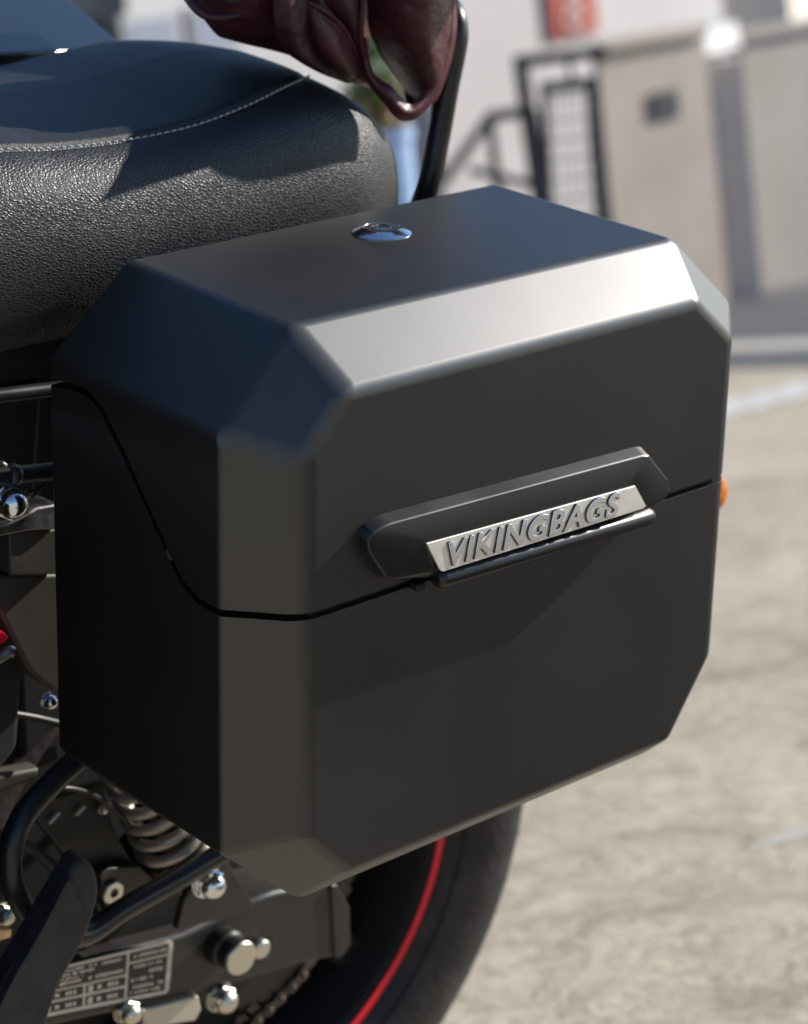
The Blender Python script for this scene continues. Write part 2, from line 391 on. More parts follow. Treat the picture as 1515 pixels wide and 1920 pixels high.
# darker asphalt lane in front of the walls
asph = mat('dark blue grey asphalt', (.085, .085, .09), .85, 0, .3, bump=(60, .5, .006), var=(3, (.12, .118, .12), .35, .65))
bm = bmesh.new()
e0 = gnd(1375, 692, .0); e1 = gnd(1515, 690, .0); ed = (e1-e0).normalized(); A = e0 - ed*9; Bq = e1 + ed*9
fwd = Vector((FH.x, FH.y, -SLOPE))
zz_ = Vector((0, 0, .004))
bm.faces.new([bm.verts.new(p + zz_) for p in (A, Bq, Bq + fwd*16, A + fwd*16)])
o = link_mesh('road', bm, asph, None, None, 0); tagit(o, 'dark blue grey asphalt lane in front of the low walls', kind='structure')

# unseen dark strip added right of the viewer, darkens the bag face's reflection
q1, q2, q3 = gnd(1950, 1000, .004), gnd(1950, 1920, .004), gnd(1950, 2500, .004)
fl = Vector((FH.x, FH.y, -SLOPE))
bm = bmesh.new(); bm.faces.new([bm.verts.new(p) for p in (q1, q2, q3, q3 - fl*1.2, q3 - fl*1.2 + RH*1.5, q1 + RH*1.5)])
o = link_mesh('road', bm, mat('added dark reflection strip', (.075, .058, .045), .85, 0, .2, bump=(60, .5, .006)), None, None, 0); tagit(o, 'unseen brown black strip added right of the tan concrete to darken the reflection in the bag', kind='structure')
# sign on the building
s_ = SB - .05
a0, z0 = LZ(1037, 72, s_); a1, z1 = LZ(1110, -70, s_)
base = s_.pt((a0+a1)/2, 0, z0)
sg = thing('wall_sign', base, 'brick red sign with pale figures on the building wall at the top edge', 'sign', bike=False)
bm = bmesh.new(); wallbox(bm, s_, .04, a0, a1, z1, z0); link_mesh('board', bm, sign_m, sg, base, 30)
bm = bmesh.new(); sc_ = (a1-a0)/73
for (cpx, cpy, r) in ((1074, 36, 15), (1074, 2, 13)):
    l, z = LZ(cpx, cpy, s_-.006); rz = r*SB.s/FPX
    ring = [(s_-.006).pt(l + math.cos(t)*r*sc_*.9, 0, z + math.sin(t)*rz*1.25) for t in [2*math.pi*k/24 for k in range(25)]]
    add_tube(bm, ring, rz*.36, 8, False)
link_mesh('figures', bm, signw, sg, base, 50)

# gate + railing
def bar(bm, x0, y0, x1, y1, wpx, s):
    a = vp(x0, y0, s); b = vp(x1, y1, s); w = wpx*s/FPX
    d = (b-a).normalized(); side = d.cross(FH).normalized()
    poly = [a + side*w/2 - FH*w/2, a - side*w/2 - FH*w/2, a - side*w/2 + FH*w/2, a + side*w/2 + FH*w/2]
    add_prism(bm, poly, b - a)
sG = SWn - 1.6
base = ground_at(PL(sG), lat(vp(1040, 380, sG)))
gate = thing('metal_gate', base, 'black metal gate with a wire mesh panel beside the beige wall', 'gate', bike=False)
bm = bmesh.new(); bar(bm, 962, 117, 1136, 97, 22, sG); bar(bm, 975, 118, 1006, 345, 26, sG); bar(bm, 1112, 105, 1119, 150, 8, sG); bar(bm, 1066, 108, 1070, 150, 9, sG)
link_mesh('gate_frame', bm, black_metal, gate, base, 0)
bm = bmesh.new(); bar(bm, 1014, 166, 1118, 153, 22, sG-.05); bar(bm, 1018, 160, 1046, 700, 13, sG-.05); bar(bm, 1109, 150, 1153, 700, 24, sG-.05)
link_mesh('panel_frame', bm, black_metal, gate, base, 0)
bm = bmesh.new()
for i in range(6): bar(bm, 1028+14*i, 160, 1028+14*i+30, 700, 2.6, sG-.05)
for i in range(14): y = 186+37*i; bar(bm, 1018+(y-160)*.05, y+6, 1112+(y-160)*.08, y-6, 4.5, sG-.05)
msh = link_mesh('wire_mesh', bm, mat('grey wire', (.28, .27, .27), .5, .5), gate, base, 0)
sH = SWn - 2.0
base = ground_at(PL(sH), lat(vp(950, 330, sH)))
rl = thing('stair_railing', base, 'dark handrail sloping down to the left beside the mesh gate', 'railing', bike=False)
bm = bmesh.new(); bar(bm, 660, 560, 842, 326, 16, sH); bar(bm, 836, 334, 918, 220, 18, sH); bar(bm, 912, 220, 1002, 207, 20, sH); link_mesh('handrail', bm, black_metal, rl, base, 0)
bm = bmesh.new(); bar(bm, 990, 206, 1012, 360, 34, sH); bar(bm, 1012, 360, 1060, 900, 34, sH); link_mesh('post', bm, black_metal, rl, base, 0)
bm = bmesh.new(); bar(bm, 917, 222, 932, 345, 17, sH); bar(bm, 932, 345, 985, 860, 17, sH); link_mesh('post', bm, black_metal, rl, base, 0)
bm = bmesh.new(); bar(bm, 880, 318, 990, 345, 15, sH); bar(bm, 988, 348, 1012, 320, 20, sH); link_mesh('lower_rail', bm, black_metal, rl, base, 0)
tubeR = 0

# potted shrub seen through the jacket's fold
sP = 6.0
pot_l = lat(vp(722, 300, sP))
bpos = CW + FH*sP + RH*pot_l; bpos.z = gz(bpos.x, bpos.y)
plant = thing('potted_plant', bpos, 'green and tan shrub in a pale blue pot beyond the rear of the seat', 'plant', bike=False)
rim_z = vp(722, 242, sP).z
bm = bmesh.new(); hh = rim_z - bpos.z
add_lathe(bm, bpos, Vector((0, 0, 1)), [(.0, 0), (.045, 0), (.05, .01), (.062, hh*.6), (.068, hh-.03), (.075, hh-.028), (.075, hh), (.064, hh), (.06, hh-.05), (0, hh-.05)], 32)
link_mesh('pot', bm, mat('pale blue glazed pot', (.34, .48, .72), .35), plant, bpos, 40)
leafg = mat('green leaf', (.055, .17, .02), .5); leaft = mat('dry tan leaf', (.36, .25, .11), .6)
topc = vp(715, 165, sP); hgt = (topc.z - rim_z)*2
for nm, mm, n, z0f, z1f in (('green_leaves', leafg, 420, .35, 1.25), ('dry_leaves', leaft, 420, -.02, .62)):
    bm = bmesh.new()
    for i in range(n):
        t = random.uniform(z0f, z1f); rad = .085*math.sqrt(max(.05, 1-(t-.5)**2*1.6))*random.uniform(.15, 1)
        a = random.uniform(0, 6.283); c = Vector((bpos.x + rad*math.cos(a), bpos.y + rad*math.sin(a), rim_z + hgt*t))
        q = Vector((random.gauss(0, 1), random.gauss(0, 1), random.gauss(0, .8))).normalized(); r_ = q.orthogonal().normalized(); ln = random.uniform(.012, .026)
        bm.faces.new([bm.verts.new(c + v) for v in (-q*ln, r_*ln*.4, q*ln, -r_*ln*.4)])
    o = link_mesh(nm, bm, mm, plant, bpos, 0); o['kind'] = 'stuff'
bm = bmesh.new()
for k in range(5):
    a = k*1.3; add_tube(bm, [Vector((bpos.x, bpos.y, rim_z-.05)), Vector((bpos.x+.02*math.cos(a), bpos.y+.02*math.sin(a), rim_z+hgt*.5)), Vector((bpos.x+.05*math.cos(a), bpos.y+.05*math.sin(a), rim_z+hgt))], [.006, .004, .002], 6)
link_mesh('stems', bm, mat('brown stem', (.09, .06, .03), .8), plant, bpos, 40)

# ================================================================== SADDLEBAG
A_ = {k: at(*v, 0.0) for k, v in {1: (568, 870), 2: (650, 738), 3: (1310, 567), 4: (1373, 635), 5: (1330, 1230), 6: (1255, 1385), 7: (655, 1637), 8: (568, 1565)}.items()}
C1y, Dy = .036, .197
B_ = {k: at(*v, C1y) for k, v in {1: (410, 818), 2: (541, 610), 3: (1260, 445), 4: (1370, 566), 6: (1212, 1410), 7: (559, 1686), 8: (414, 1603)}.items()}
B_[5] = Vector((B_[4].x - .004, C1y, B_[4].z - .235))
C_ = {k: at(*v, Dy) for k, v in {1: (88, 668), 2: (235, 487), 3: (925, 343), 8: (106, 1400)}.items()}
C_[4] = Vector((B_[4].x - .002, Dy, B_[4].z - .001)); C_[5] = Vector((B_[5].x, Dy, B_[5].z)); C_[6] = Vector((B_[6].x, Dy, B_[6].z)); C_[7] = Vector((C_[8].x + .052, Dy, C_[8].z - .052))
SBASE = Vector((.21, .12, 0))
bag = thing('saddlebag', SBASE, 'angular satin black hard saddlebag with chamfered edges filling the middle', 'saddlebag')

def hull(scale_in=0.0):
    bm = bmesh.new(); V = {}
    cen = Vector((.21, .1, .18))
    for nm, D in (('A', A_), ('B', B_), ('C', C_)):
        for k, p in D.items():
            q = p.copy()
            if scale_in: q = cen + (p - cen)*(1 - scale_in)
            V[nm, k] = bm.verts.new(q)
    bm.faces.new([V['A', k] for k in range(1, 9)]); bm.faces.new([V['C', k] for k in range(8, 0, -1)])
    for k in range(1, 9):
        j = k % 8 + 1
        bm.faces.new((V['A', k], V['A', j], V['B', j], V['B', k])); bm.faces.new((V['B', k], V['B', j], V['C', j], V['C', k]))
    bmesh.ops.recalc_face_normals(bm, faces=bm.faces)
    return bm, V
def bag_shell():
    bm, V = hull()
    lay = bm.edges.layers.float.get('bevel_weight_edge') or bm.edges.layers.float.new('bevel_weight_edge')
    def E(a, b): return bm.edges.get((V[a], V[b]))
    for e in bm.edges: e[lay] = .42
    for nm in 'A':
        for k in range(1, 9): E((nm, k), (nm, k % 8 + 1))[lay] = .5
    E(('A', 8), ('A', 1))[lay] = 1.0                   # soft long edge next to the front chamfer
    E(('A', 1), ('B', 1))[lay] = .8; E(('A', 2), ('B', 2))[lay] = .9; E(('A', 8), ('B', 8))[lay] = .4; E(('A', 7), ('B', 7))[lay] = .5
    E(('A', 6), ('A', 7))[lay] = .35; E(('A', 7), ('A', 8))[lay] = .4; E(('A', 1), ('A', 2))[lay] = .7; E(('B', 6), ('B', 7))[lay] = .2; E(('B', 7), ('B', 8))[lay] = .2
    for k in range(1, 9): E(('C', k), ('C', k % 8 + 1))[lay] = .4
    E(('B', 8), ('B', 1))[lay] = .22; E(('B', 8), ('C', 8))[lay] = .2; E(('B', 2), ('B', 3))[lay] = .35
    me = bpy.data.meshes.new('t'); bm.to_mesh(me); bm.free()
    o = bpy.data.objects.new('t', me); COL.objects.link(o)
    b = o.modifiers.new('b', 'BEVEL'); b.width = .011; b.segments = 6; b.limit_method = 'WEIGHT'; b.use_clamp_overlap = True; b.miter_outer = 'MITER_SHARP'
    return finalize(o)
# parting line: a height profile over depth, extruded along x
pa = at(572, 1160, 0); pb_ = at(1360, 895, 0)
slope_x = (pb_.z - pa.z) / (pb_.x - pa.x)
def prof_px(): return [at(408, 1148, C1y)]
sx0 = B_[1].x
front = []                                              # points of the parting line on the front side face
for px, py in ((408, 1148), (372, 1128), (340, 1092), (310, 1030), (270, 940), (230, 850), (190, 770), (165, 738), (130, 724), (88, 716)):
    d = ray(px, py); # intersect with the front side plane x ~ sx0..C_[1].x
    n = (B_[8]-B_[1]).cross(C_[1]-B_[1]).normalized(); t = (B_[1]-CAM_C).dot(n)/d.dot(n); front.append(CAM_C + d*t)
prof = [Vector((-.05, front[0].z)), ] + [Vector((p.y, p.z)) for p in front]
prof.append(Vector((.3, prof[-1].y + .01)))
prof[0].y = pa.z
def cutter(off, above):
    bm = bmesh.new(); P = []
    for i, p in enumerate(prof):
        a = prof[max(i-1, 0)]; b = prof[min(i+1, len(prof)-1)]; t = (b-a).normalized(); n = Vector((-t.y, t.x))
        P.append(p + n*off)
    far = .9 if above else -.6
    poly2 = P + [Vector((P[-1].x, far)), Vector((P[0].x, far))]
    x0, x1 = -.15, .62
    def zz(x, q): return q.y + (slope_x*(x - pa.x) if abs(q.y) < .5 else 0)
    va = [bm.verts.new((x0, q.x, zz(x0, q))) for q in poly2]; vb = [bm.verts.new((x1, q.x, zz(x1, q))) for q in poly2]
    bm.faces.new(va); bm.faces.new(vb[::-1]); n = len(poly2)
    for i in range(n): bm.faces.new((va[i], va[(i+1) % n], vb[(i+1) % n], vb[i]))
    bmesh.ops.recalc_face_normals(bm, faces=bm.faces)
    me = bpy.data.meshes.new('c'); bm.to_mesh(me); bm.free(); o = bpy.data.objects.new('c', me); COL.objects.link(o); return o
def shell_part(name, off, above):
    s = bag_shell(); c = cutter(off, above)
    m = s.modifiers.new('bool', 'BOOLEAN'); m.operation = 'INTERSECT'; m.solver = 'EXACT'; m.object = c
    finalize(s); bpy.data.objects.remove(c)
    me = s.data; bm = bmesh.new(); bm.from_mesh(me); bmesh.ops.remove_doubles(bm, verts=bm.verts, dist=1e-5); bpy.data.objects.remove(s)
    bmesh.ops.dissolve_limit(bm, angle_limit=R_(.3), verts=bm.verts, edges=bm.edges)
    o = link_mesh(name, bm, powder, bag, SBASE, 45)
    b = o.modifiers.new('bevel', 'BEVEL'); b.width = .0009; b.segments = 2; b.limit_method = 'ANGLE'; b.angle_limit = R_(50)
    w = o.modifiers.new('wn', 'WEIGHTED_NORMAL'); w.keep_sharp = False; w.weight = 80
    return o
lid = shell_part('lid', .0022, True)
body = shell_part('case', -.0020, False)
bm, V = hull(.05); link_mesh('seal', bm, gap_m, bag, SBASE, 0)

for (x0_, y0_, x1_, y1_) in ((309, 1030, 319, 1052),):
    n = (B_[8]-B_[1]).cross(C_[1]-B_[1]).normalized(); qq = []
    for px_, py_ in ((x0_, y0_), (x1_, y1_)):
        d = ray(px_, py_); qq.append(CAM_C + d*((B_[1]-CAM_C).dot(n)/d.dot(n)) + Vector((.0012, 0, 0)))
    bm = bmesh.new(); add_tube(bm, [qq[0], qq[0].lerp(qq[1], .2), qq[0].lerp(qq[1], .8), qq[1]], [.0006, .0016, .0016, .0006], 10)
    link_mesh('seal_pad', bm, mat('grey foam pad', (.018, .02, .024), .7), bag, SBASE, 40)
# handle latch cover
def ap(px, py, y): return at(px, py, y)
rimY, topY = -.0080, -.0125
outline = [(712, 982), (735, 972), (1205, 846), (1218, 846), (1253, 900), (1256, 922), (1246, 938), (1215, 952), (812, 1083), (735, 1087), (722, 1082), (693, 1036), (690, 1008), (697, 992)]
plateau = [(797, 1016), (810, 1012), (1176, 909), (1187, 908), (1193, 916), (1208, 944), (1206, 951), (1196, 955), (838, 1070), (826, 1070), (820, 1066), (797, 1026), (795, 1022), (795, 1018)]
bm = bmesh.new()
ro = [ap(x, y, rimY) for x, y in outline]
cen = sum(ro, Vector())/len(ro)
hx = (ap(1210, 846, 0) - ap(725, 975, 0)).normalized(); hz = Vector((-hx.z, 0, hx.x))
if hz.z < 0: hz = -hz
rb = []
for i_, p in enumerate(ro):
    dz_ = (p - cen).dot(hz); dx_ = (p - cen).dot(hx)
    up_ = dz_ > .004
    b_ = p + hz*(.0012 if up_ else (-.0008 if dz_ < -.004 else 0)) + hx*max(-.0012, min(.0012, dx_*.05)); b_.y = .002; rb.append(b_)
    if up_: p -= hz*.0030
rp = [ap(x, y, topY) for x, y in plateau]
v0 = [bm.verts.new(p) for p in rb]; v1 = [bm.verts.new(p) for p in ro]; v2 = [bm.verts.new(p) for p in rp]; n = len(ro)
for a, b in ((v0, v1), (v1, v2)):
    for i in range(n): bm.faces.new((a[i], a[(i+1) % n], b[(i+1) % n], b[i]))
bm.faces.new(v2); bm.faces.new(v0[::-1])
hd = link_mesh('handle', bm, handle_m, bag, SBASE, 40)
bv = hd.modifiers.new('bevel', 'BEVEL'); bv.width = .0016; bv.segments = 4; bv.limit_method = 'ANGLE'; bv.angle_limit = R_(22)
hd.modifiers.new('wn', 'WEIGHTED_NORMAL')
# lower lip bar
pL = ap(818, 1086, -.010); pR = ap(1217, 965, -.010)
bm = bmesh.new(); dv = (pR-pL)
path = [pL - dv*.004, pL] + [pL + dv*t for t in (.02, .5, .98)] + [pR, pR + dv*.004]
add_tube(bm, path, [.0030, .0058, .0070, .0070, .0070, .0058, .0030], 20, flat=.85)
link_mesh('lip', bm, handle_m, hd, SBASE, 60)
# emblem plate and raised letters
pp = [ap(x, y, topY + t_) for x, y, t_ in [(797, 1018, .0003), (1188, 910, .0003), (1208, 948, -.0020), (1203, 953, -.0023), (828, 1071, -.0024), (823, 1069, -.0023)]]
bm = bmesh.new(); add_prism(bm, [p + Vector((0, .0009, 0)) for p in pp], Vector((0, -.0022, 0)))
em = link_mesh('emblem', bm, emblem_m, hd, SBASE, 40); bevel_mod(em, .0003, 2)
tcu = bpy.data.curves.new('t', 'FONT'); tcu.body = 'VIKINGBAGS'; tcu.size = 1; tcu.extrude = .075; tcu.bevel_depth = .012; tcu.bevel_resolution = 1; tcu.offset = .020; tcu.shear = .28; tcu.space_character = 1.10
to = bpy.data.objects.new('t', tcu); COL.objects.link(to)
dg = bpy.context.evaluated_depsgraph_get(); tme = bpy.data.meshes.new_from_object(to.evaluated_get(dg)); bpy.data.objects.remove(to)
xs = [v.co.x for v in tme.vertices]; ys = [v.co.y for v in tme.vertices]; x0, x1, y0, y1 = min(xs), max(xs), min(ys), max(ys)
eY = topY - .0014
bl = at(836, 1061, eY); br = at(1158, 963, eY); tl = at(831, 1024, eY)
ex = (br - bl); ey = Vector((ex.z, 0, -ex.x)); ey = -ey.normalized() if ey.z > 0 and False else ey.normalized()
if ey.z < 0: ey = -ey
hgt_ = abs((at(1000, 968, eY) - at(1000, 1012, eY)).dot(ey))
for v in tme.vertices:
    u = (v.co.x-x0)/(x1-x0); w = (v.co.y-y0)/(y1-y0)
    zc_ = v.co.z; v.co = bl + ex*u + ey*w*hgt_*.98; v.co.y = topY - .0013 - .0024 + .0027*(.12 + .76*w) - zc_*.014; v.co -= SBASE
lo_ = bpy.data.objects.new('lettering', tme); tme.name = 'lettering'; tme.materials.clear(); tme.materials.append(emblem_t); tme.materials.append(mat('shaded letter sides', (.05, .052, .06), .35, .8))
for pg_ in tme.polygons: pg_.material_index = 0 if abs(pg_.normal.y) > .6 else 1  # dark on the side faces only, their shade put into the colour
tme.validate(); COL.objects.link(lo_); lo_.parent = hd
# small pivot at the end of the lip
bm = bmesh.new(); c = ap(783, 1099, -.003); add_box(bm, c, .007, .006, .004); o = link_mesh('pivot', bm, gap_m, hd, SBASE, 30); bevel_mod(o, .0008)

# lock on the lid
ntop = (B_[3]-B_[2]).cross(C_[2]-B_[2]).normalized()
if ntop.z < 0: ntop = -ntop
def on_top(px, py):
    d = ray(px, py); return CAM_C + d*((B_[2]-CAM_C).dot(ntop)/d.dot(ntop))
lc = on_top(715, 441); lr = 56*mpp(lc)
lock = bpy.data.objects.new('lock', None)
bm = bmesh.new()
add_lathe(bm, lc, ntop, [(lr*.97, -.002), (lr*.97, .0005), (lr*1.0, .0012), (lr*1.0, .0018), (lr*.95, .0024), (lr*.66, .0048), (lr*.62, .0050), (lr*.60, .0045), (0, .0045)], 64)
lk = link_mesh('lock', bm, chrome, bag, SBASE, 25)
bm = bmesh.new()
add_lathe(bm, lc, ntop, [(lr*.59, .0040), (lr*.59, .0050), (lr*.36, .0051), (lr*.35, .0047), (0, .0047)], 48)
link_mesh('lock_face', bm, lockcore, lk, SBASE, 25)
bm = bmesh.new()
add_lathe(bm, lc, ntop, [(lr*.33, .0040), (lr*.33, .0052), (lr*.31, .0054), (0, .0054)], 40)
link_mesh('key_cylinder', bm, chrome, lk, SBASE, 25)
bm = bmesh.new(); kx = Vector((.75, -.66, 0)); kx = (kx - ntop*kx.dot(ntop)).normalized(); ky = ntop.cross(kx)
add_box(bm, lc + ntop*.0052, lr*.46, lr*.07, .001, kx, ky, ntop)
add_tube(bm, [lc + ntop*.0054 + kx*lr*.22*math.cos(a) + ky*lr*.24*math.sin(a) for a in [math.pi*(1.05*k/12) for k in range(13)]], lr*.028, 8)
link_mesh('keyway', bm, sock_m, lk, SBASE, 40)

# ================================================================== MOTORCYCLE
MB = Vector((WC.x, WC.y, WC.z - WR))
moto = thing('motorcycle', MB, 'black motorcycle leaning on its stand with grained leather seat and red striped rear wheel', 'motorcycle')
# ---- seat
YC = .372
ST = [(-.55, .150, .455), (-.35, .150, .449), (-.15, .150, .443), (0, .149, .4360), (.05, .149, .4305), (.10, .148, .4275), (.15, .148, .4290), (.20, .146, .4345), (.245, .143, .4380), (.285, .135, .4320), (.317, .118, .415), (.346, .095, .390), (.366, .066, .366), (.379, .038, .350), (.386, .008, .340)]
ZB = .300
SEC = [(.0, 0), (.45, 0), (.80, .02), (.93, .12), (.985, .28), (1.0, .46), (.985, .62), (.945, .76), (.86, .865), (.72, .920), (.52, .955), (.27, .985), (0, 1.0)]
secp = crom([Vector((a, b, 0)) for a, b in SEC], 10)      # near half, bottom centre -> top centre
stp = crom([Vector(a) for a in ST], 14)
def seat_pt(s, j):
    """s station index (float), j section index 0..len-1"""
    i = int(s); f = s - i; a = stp[min(i, len(stp)-1)]; b = stp[min(i+1, len(stp)-1)]; q = a.lerp(b, f)
    jj = int(j); g = j - jj; c = secp[min(jj, len(secp)-1)].lerp(secp[min(jj+1, len(secp)-1)], g)
    zb = ZB + max(0, q.x-.33)*.25
    return Vector((q.x, YC - c.x*q.y, zb + c.y*(q.z - zb)))
nS = len(stp); nJ = len(secp)
J0 = 9*10 - 1.0; XE = .318; XS = .15                       # seam: section index of the stitching line, ellipse end
def seam_j(x):
    if x <= XS: return J0
    t = min(1, (x-XS)/(XE-XS)); return (nJ-1) - (nJ-1-J0)*math.sqrt(max(0, 1-t*t))
bm = bmesh.new(); grid = []
stations = []
i = 0.0
while i < nS-1: stations.append(i); i += .5
stations.append(nS-1)
for s in stations:
    row = []
    x = seat_pt(s, 0).x
    js = [k*.5 for k in range((nJ-1)*2+1)]
    sj = seam_j(x)
    for j in js:
        p = seat_pt(s, j)
        if x < XE:
            d = (j - sj)*.0023
            fd = min(1, max(0, XE-.012-x)/.06)**.7
            p += Vector((0, .0016, -.0022))*math.exp(-(d/.0022)**2)*fd
            if j > sj: p.z += .0012*min(1, (j-sj)/2)*fd
        row.append(p)
    full = row + [Vector((p.x, 2*YC - p.y, p.z)) for p in row[-2:0:-1]]
    grid.append([bm.verts.new(p) for p in full])
W_ = len(grid[0])
for a in range(len(grid)-1):
    x = grid[a][0].co.x; sj = seam_j(x)
    for k in range(W_):
        f = bm.faces.new((grid[a][k], grid[a][(k+1) % W_], grid[a+1][(k+1) % W_], grid[a+1][k]))
        j = (k if k < len(js) else W_-k)*.5
        f.material_index = 1 if (x < XE and j > sj) else 0
bm.faces.new(grid[0]); bm.faces.new(grid[-1][::-1])
seat = link_mesh('seat', bm, [lthr, lthr_top], moto, MB, 60)
# stitching
xs_line = []
x = -.3
samples = []
for s in [k*.1 for k in range(int((nS-1)*10))]:
    x = seat_pt(s, 0).x
    if x < XE-.03: samples.append(seat_pt(s, seam_j(x) - 1.3) + Vector((0, -.0010, .0013)))
for k in range(1, 8): pass
bm = bmesh.new(); acc = 0; last = samples[0]; on = None
pathL = [samples[0]]
for p in samples[1:]:
    pathL.append(p)
dist = 0; i = 0
seglen = .0040; gap = .0016
pos = pathL[0]; target = []
import itertools
cum = [0]
for a, b in zip(pathL[:-1], pathL[1:]): cum.append(cum[-1] + (b-a).length)
def along(d):
    lo, hi = 0, len(cum)-1
    while hi-lo > 1:
        m = (lo+hi)//2
        if cum[m] <= d: lo = m
        else: hi = m
    t = (d-cum[lo])/max(1e-9, cum[hi]-cum[lo]); return pathL[lo].lerp(pathL[hi], t)
d = 0
while d < cum[-1]-seglen:
    a = along(d); c = along(d+seglen); 
    if a.x > -.12:
        mid = (a+c)/2 + Vector((0, -.0003, .0004))
        add_tube(bm, [a - Vector((0, 0, .0004)), a.lerp(c, .15)+Vector((0, 0, .0002)), mid, a.lerp(c, .85)+Vector((0, 0, .0002)), c - Vector((0, 0, .0004))], [.0004, .00065, .00075, .00065, .0004], 6)
    d += seglen + gap
o = link_mesh('stitching', bm, thread, moto, MB, 60); o['kind'] = 'stuff'
# seat pan and sub-frame below
bm = bmesh.new(); add_prism(bm, [Vector((-.55, YC-.12, .303)), Vector((.30, YC-.12, .303)), Vector((.30, YC+.12, .303)), Vector((-.55, YC+.12, .303))], Vector((0, 0, -.022)))
link_mesh('seat_pan', bm, frame_m, moto, MB, 30)
# tail cowl beyond the seat (pointed gloss panel, upper left)
Yt = .55
tp = [at(-120, 106, Yt-.05), at(-120, -70, Yt+.15), at(45, -70, Yt+.15), at(131, 0, Yt+.075), at(226, 80, Yt+.005), at(232, 87, Yt), at(222, 89, Yt-.002), at(100, 96, Yt-.03)]
bm = bmesh.new()
a = [bm.verts.new(p) for p in tp]; b = [bm.verts.new(p + Vector((-.012, .012, -.03))) for p in tp]; n = len(tp)
bm.faces.new(a); bm.faces.new(b[::-1])
for i in range(n): bm.faces.new((a[i], b[i], b[(i+1) % n], a[(i+1) % n]))
tl_o = link_mesh('side_cowl', bm, cowl_m, moto, MB, 30); bevel_mod(tl_o, .003, 4, 20)
tl_o['label'] = 'pointed gloss blue-black cowl beyond the seat'
plate('cowl_underside', [(-120, 104), (225, 90), (236, 100), (232, 150), (-120, 180)], .553, .64, frame_m, moto, MB, .002)
bm = bmesh.new(); c = at(229, 84, Yt-.001); add_lathe(bm, c, Vector((0, -1, 0)), [(.0022, -.002), (.0022, .0005), (.0016, .0015), (0, .002)], 20)
link_mesh('rivet', bm, chrome, moto, MB, 60)

# backrest loop (sissy bar)
Yr = .27
rp_ = [at(770, 440, Yr+.01), at(802, 350, Yr), at(822, 255, Yr), at(838, 165, Yr), at(851, 100, Yr), at(856, 60, Yr+.002), at(849, 25, Yr+.010), at(832, 2, Yr+.03), at(815, -16, Yr+.06), at(800, -30, Yr+.10)]
m_ = rp_[-1]
rr_ = .0068
tube_obj('backrest_tube', rp_ + [Vector((m_.x, .46, m_.z)), Vector((m_.x, .49, m_.z-.012))], .0082, tube_m, moto, MB, 8, 28)

# ---- wheel
def wheel_part(name, prof, m, parent, seg=128):
    bm = bmesh.new(); add_lathe(bm, WC, Vector((0, 1, 0)), prof, seg)
    return link_mesh(name, bm, m, parent, MB, 35)
tprof = []
for k in range(0, 25):
    t = -math.pi*.78 + k*(2*math.pi*.78)/24; 
    tprof.append((WR - .062 + .062*math.cos(t)*(1 if abs(t) < 1.57 else 1.0), .068*math.sin(t)))
tprof = [(.222, -.045)] + tprof + [(.222, .045)]
wheel = bpy.data.objects.new('wheel', None); COL.objects.link(wheel); wheel.parent = moto
bm = bmesh.new(); segs = 144
rings = []
def add_ring(bm, prof, seg):
    ax = Vector((0, 1, 0)); rings = []
    for r, h in prof: rings.append([bm.verts.new(WC + Vector((r*math.cos(a), h, r*math.sin(a)))) for a in [2*math.pi*k/seg for k in range(seg)]])
    n = len(prof)
    for i in range(n):
        A, B = rings[i], rings[(i+1) % n]
        for k in range(seg): bm.faces.new((A[k], A[(k+1) % seg], B[(k+1) % seg], B[k]))
add_ring(bm, tprof, segs)
tyre = link_mesh('tyre', bm, tyre_m, wheel, MB, 50)
# tread grooves: cut-in darker slots along the near shoulder, as geometry
bm = bmesh.new()
for i in range(44):
    a = 2*math.pi*i/44
    for sgn in (-1, 1):
        pts = []
        for k in range(5):
            t = (.35 + .20*k)*sgn; aa = a + .028*k
            r = WR - .062 + .0604*math.cos(t); h = .0664*math.sin(t)
            pts.append(WC + Vector((r*math.cos(aa), h, r*math.sin(aa))))
        add_tube(bm, pts, [.0012, .0022, .0024, .0022, .0010], 6)
link_mesh('tread_groove', bm, gap_m, wheel, MB, 50)['kind'] = 'stuff'
bm = bmesh.new(); add_ring(bm, [(.224, -.047), (.214, -.052), (.206, -.050), (.203, -.044), (.198, -.02), (.192, 0), (.198, .02), (.203, .044), (.206, .050), (.214, .052), (.224, .047), (.205, 0)], segs)
rim = link_mesh('rim', bm, rim_m, wheel, MB, 40)
bm = bmesh.new(); add_ring(bm, [(.2172, -.0528), (.2092, -.0542), (.2090, -.0528), (.2170, -.0514)], segs)
link_mesh('rim_stripe', bm, red_m, wheel, MB, 50)
bm = bmesh.new(); add_ring(bm, [(.262, -.0655), (.260, -.0668), (.256, -.0655), (.258, -.0640)], segs); link_mesh('sidewall_ridge', bm, tyre_m, wheel, MB, 50)
bm = bmesh.new(); add_ring(bm, [(.240, -.0600), (.238, -.0618), (.235, -.0600), (.237, -.0580)], segs); link_mesh('sidewall_ridge', bm, tyre_m, wheel, MB, 50)
for k in range(5):
    a = k*2*math.pi/5 + .5; d = Vector((math.cos(a), 0, math.sin(a))); q = Vector((-d.z, 0, d.x))
    bm = bmesh.new()
    poly = [WC + d*.03 + q*.022, WC + d*.03 - q*.022, WC + d*.200 - q*.014, WC + d*.200 + q*.014]
    add_prism(bm, [p + Vector((0, -.02, 0)) for p in poly], Vector((0, .04, 0))); o = link_mesh('spoke', bm, rim_m, wheel, MB, 30); bevel_mod(o, .004)
bm = bmesh.new(); add_lathe(bm, WC - Vector((0, .06, 0)), Vector((0, 1, 0)), [(.02, 0), (.045, .004), (.045, .116), (.02, .12)], 48); link_mesh('hub', bm, rim_m, wheel, MB, 40)
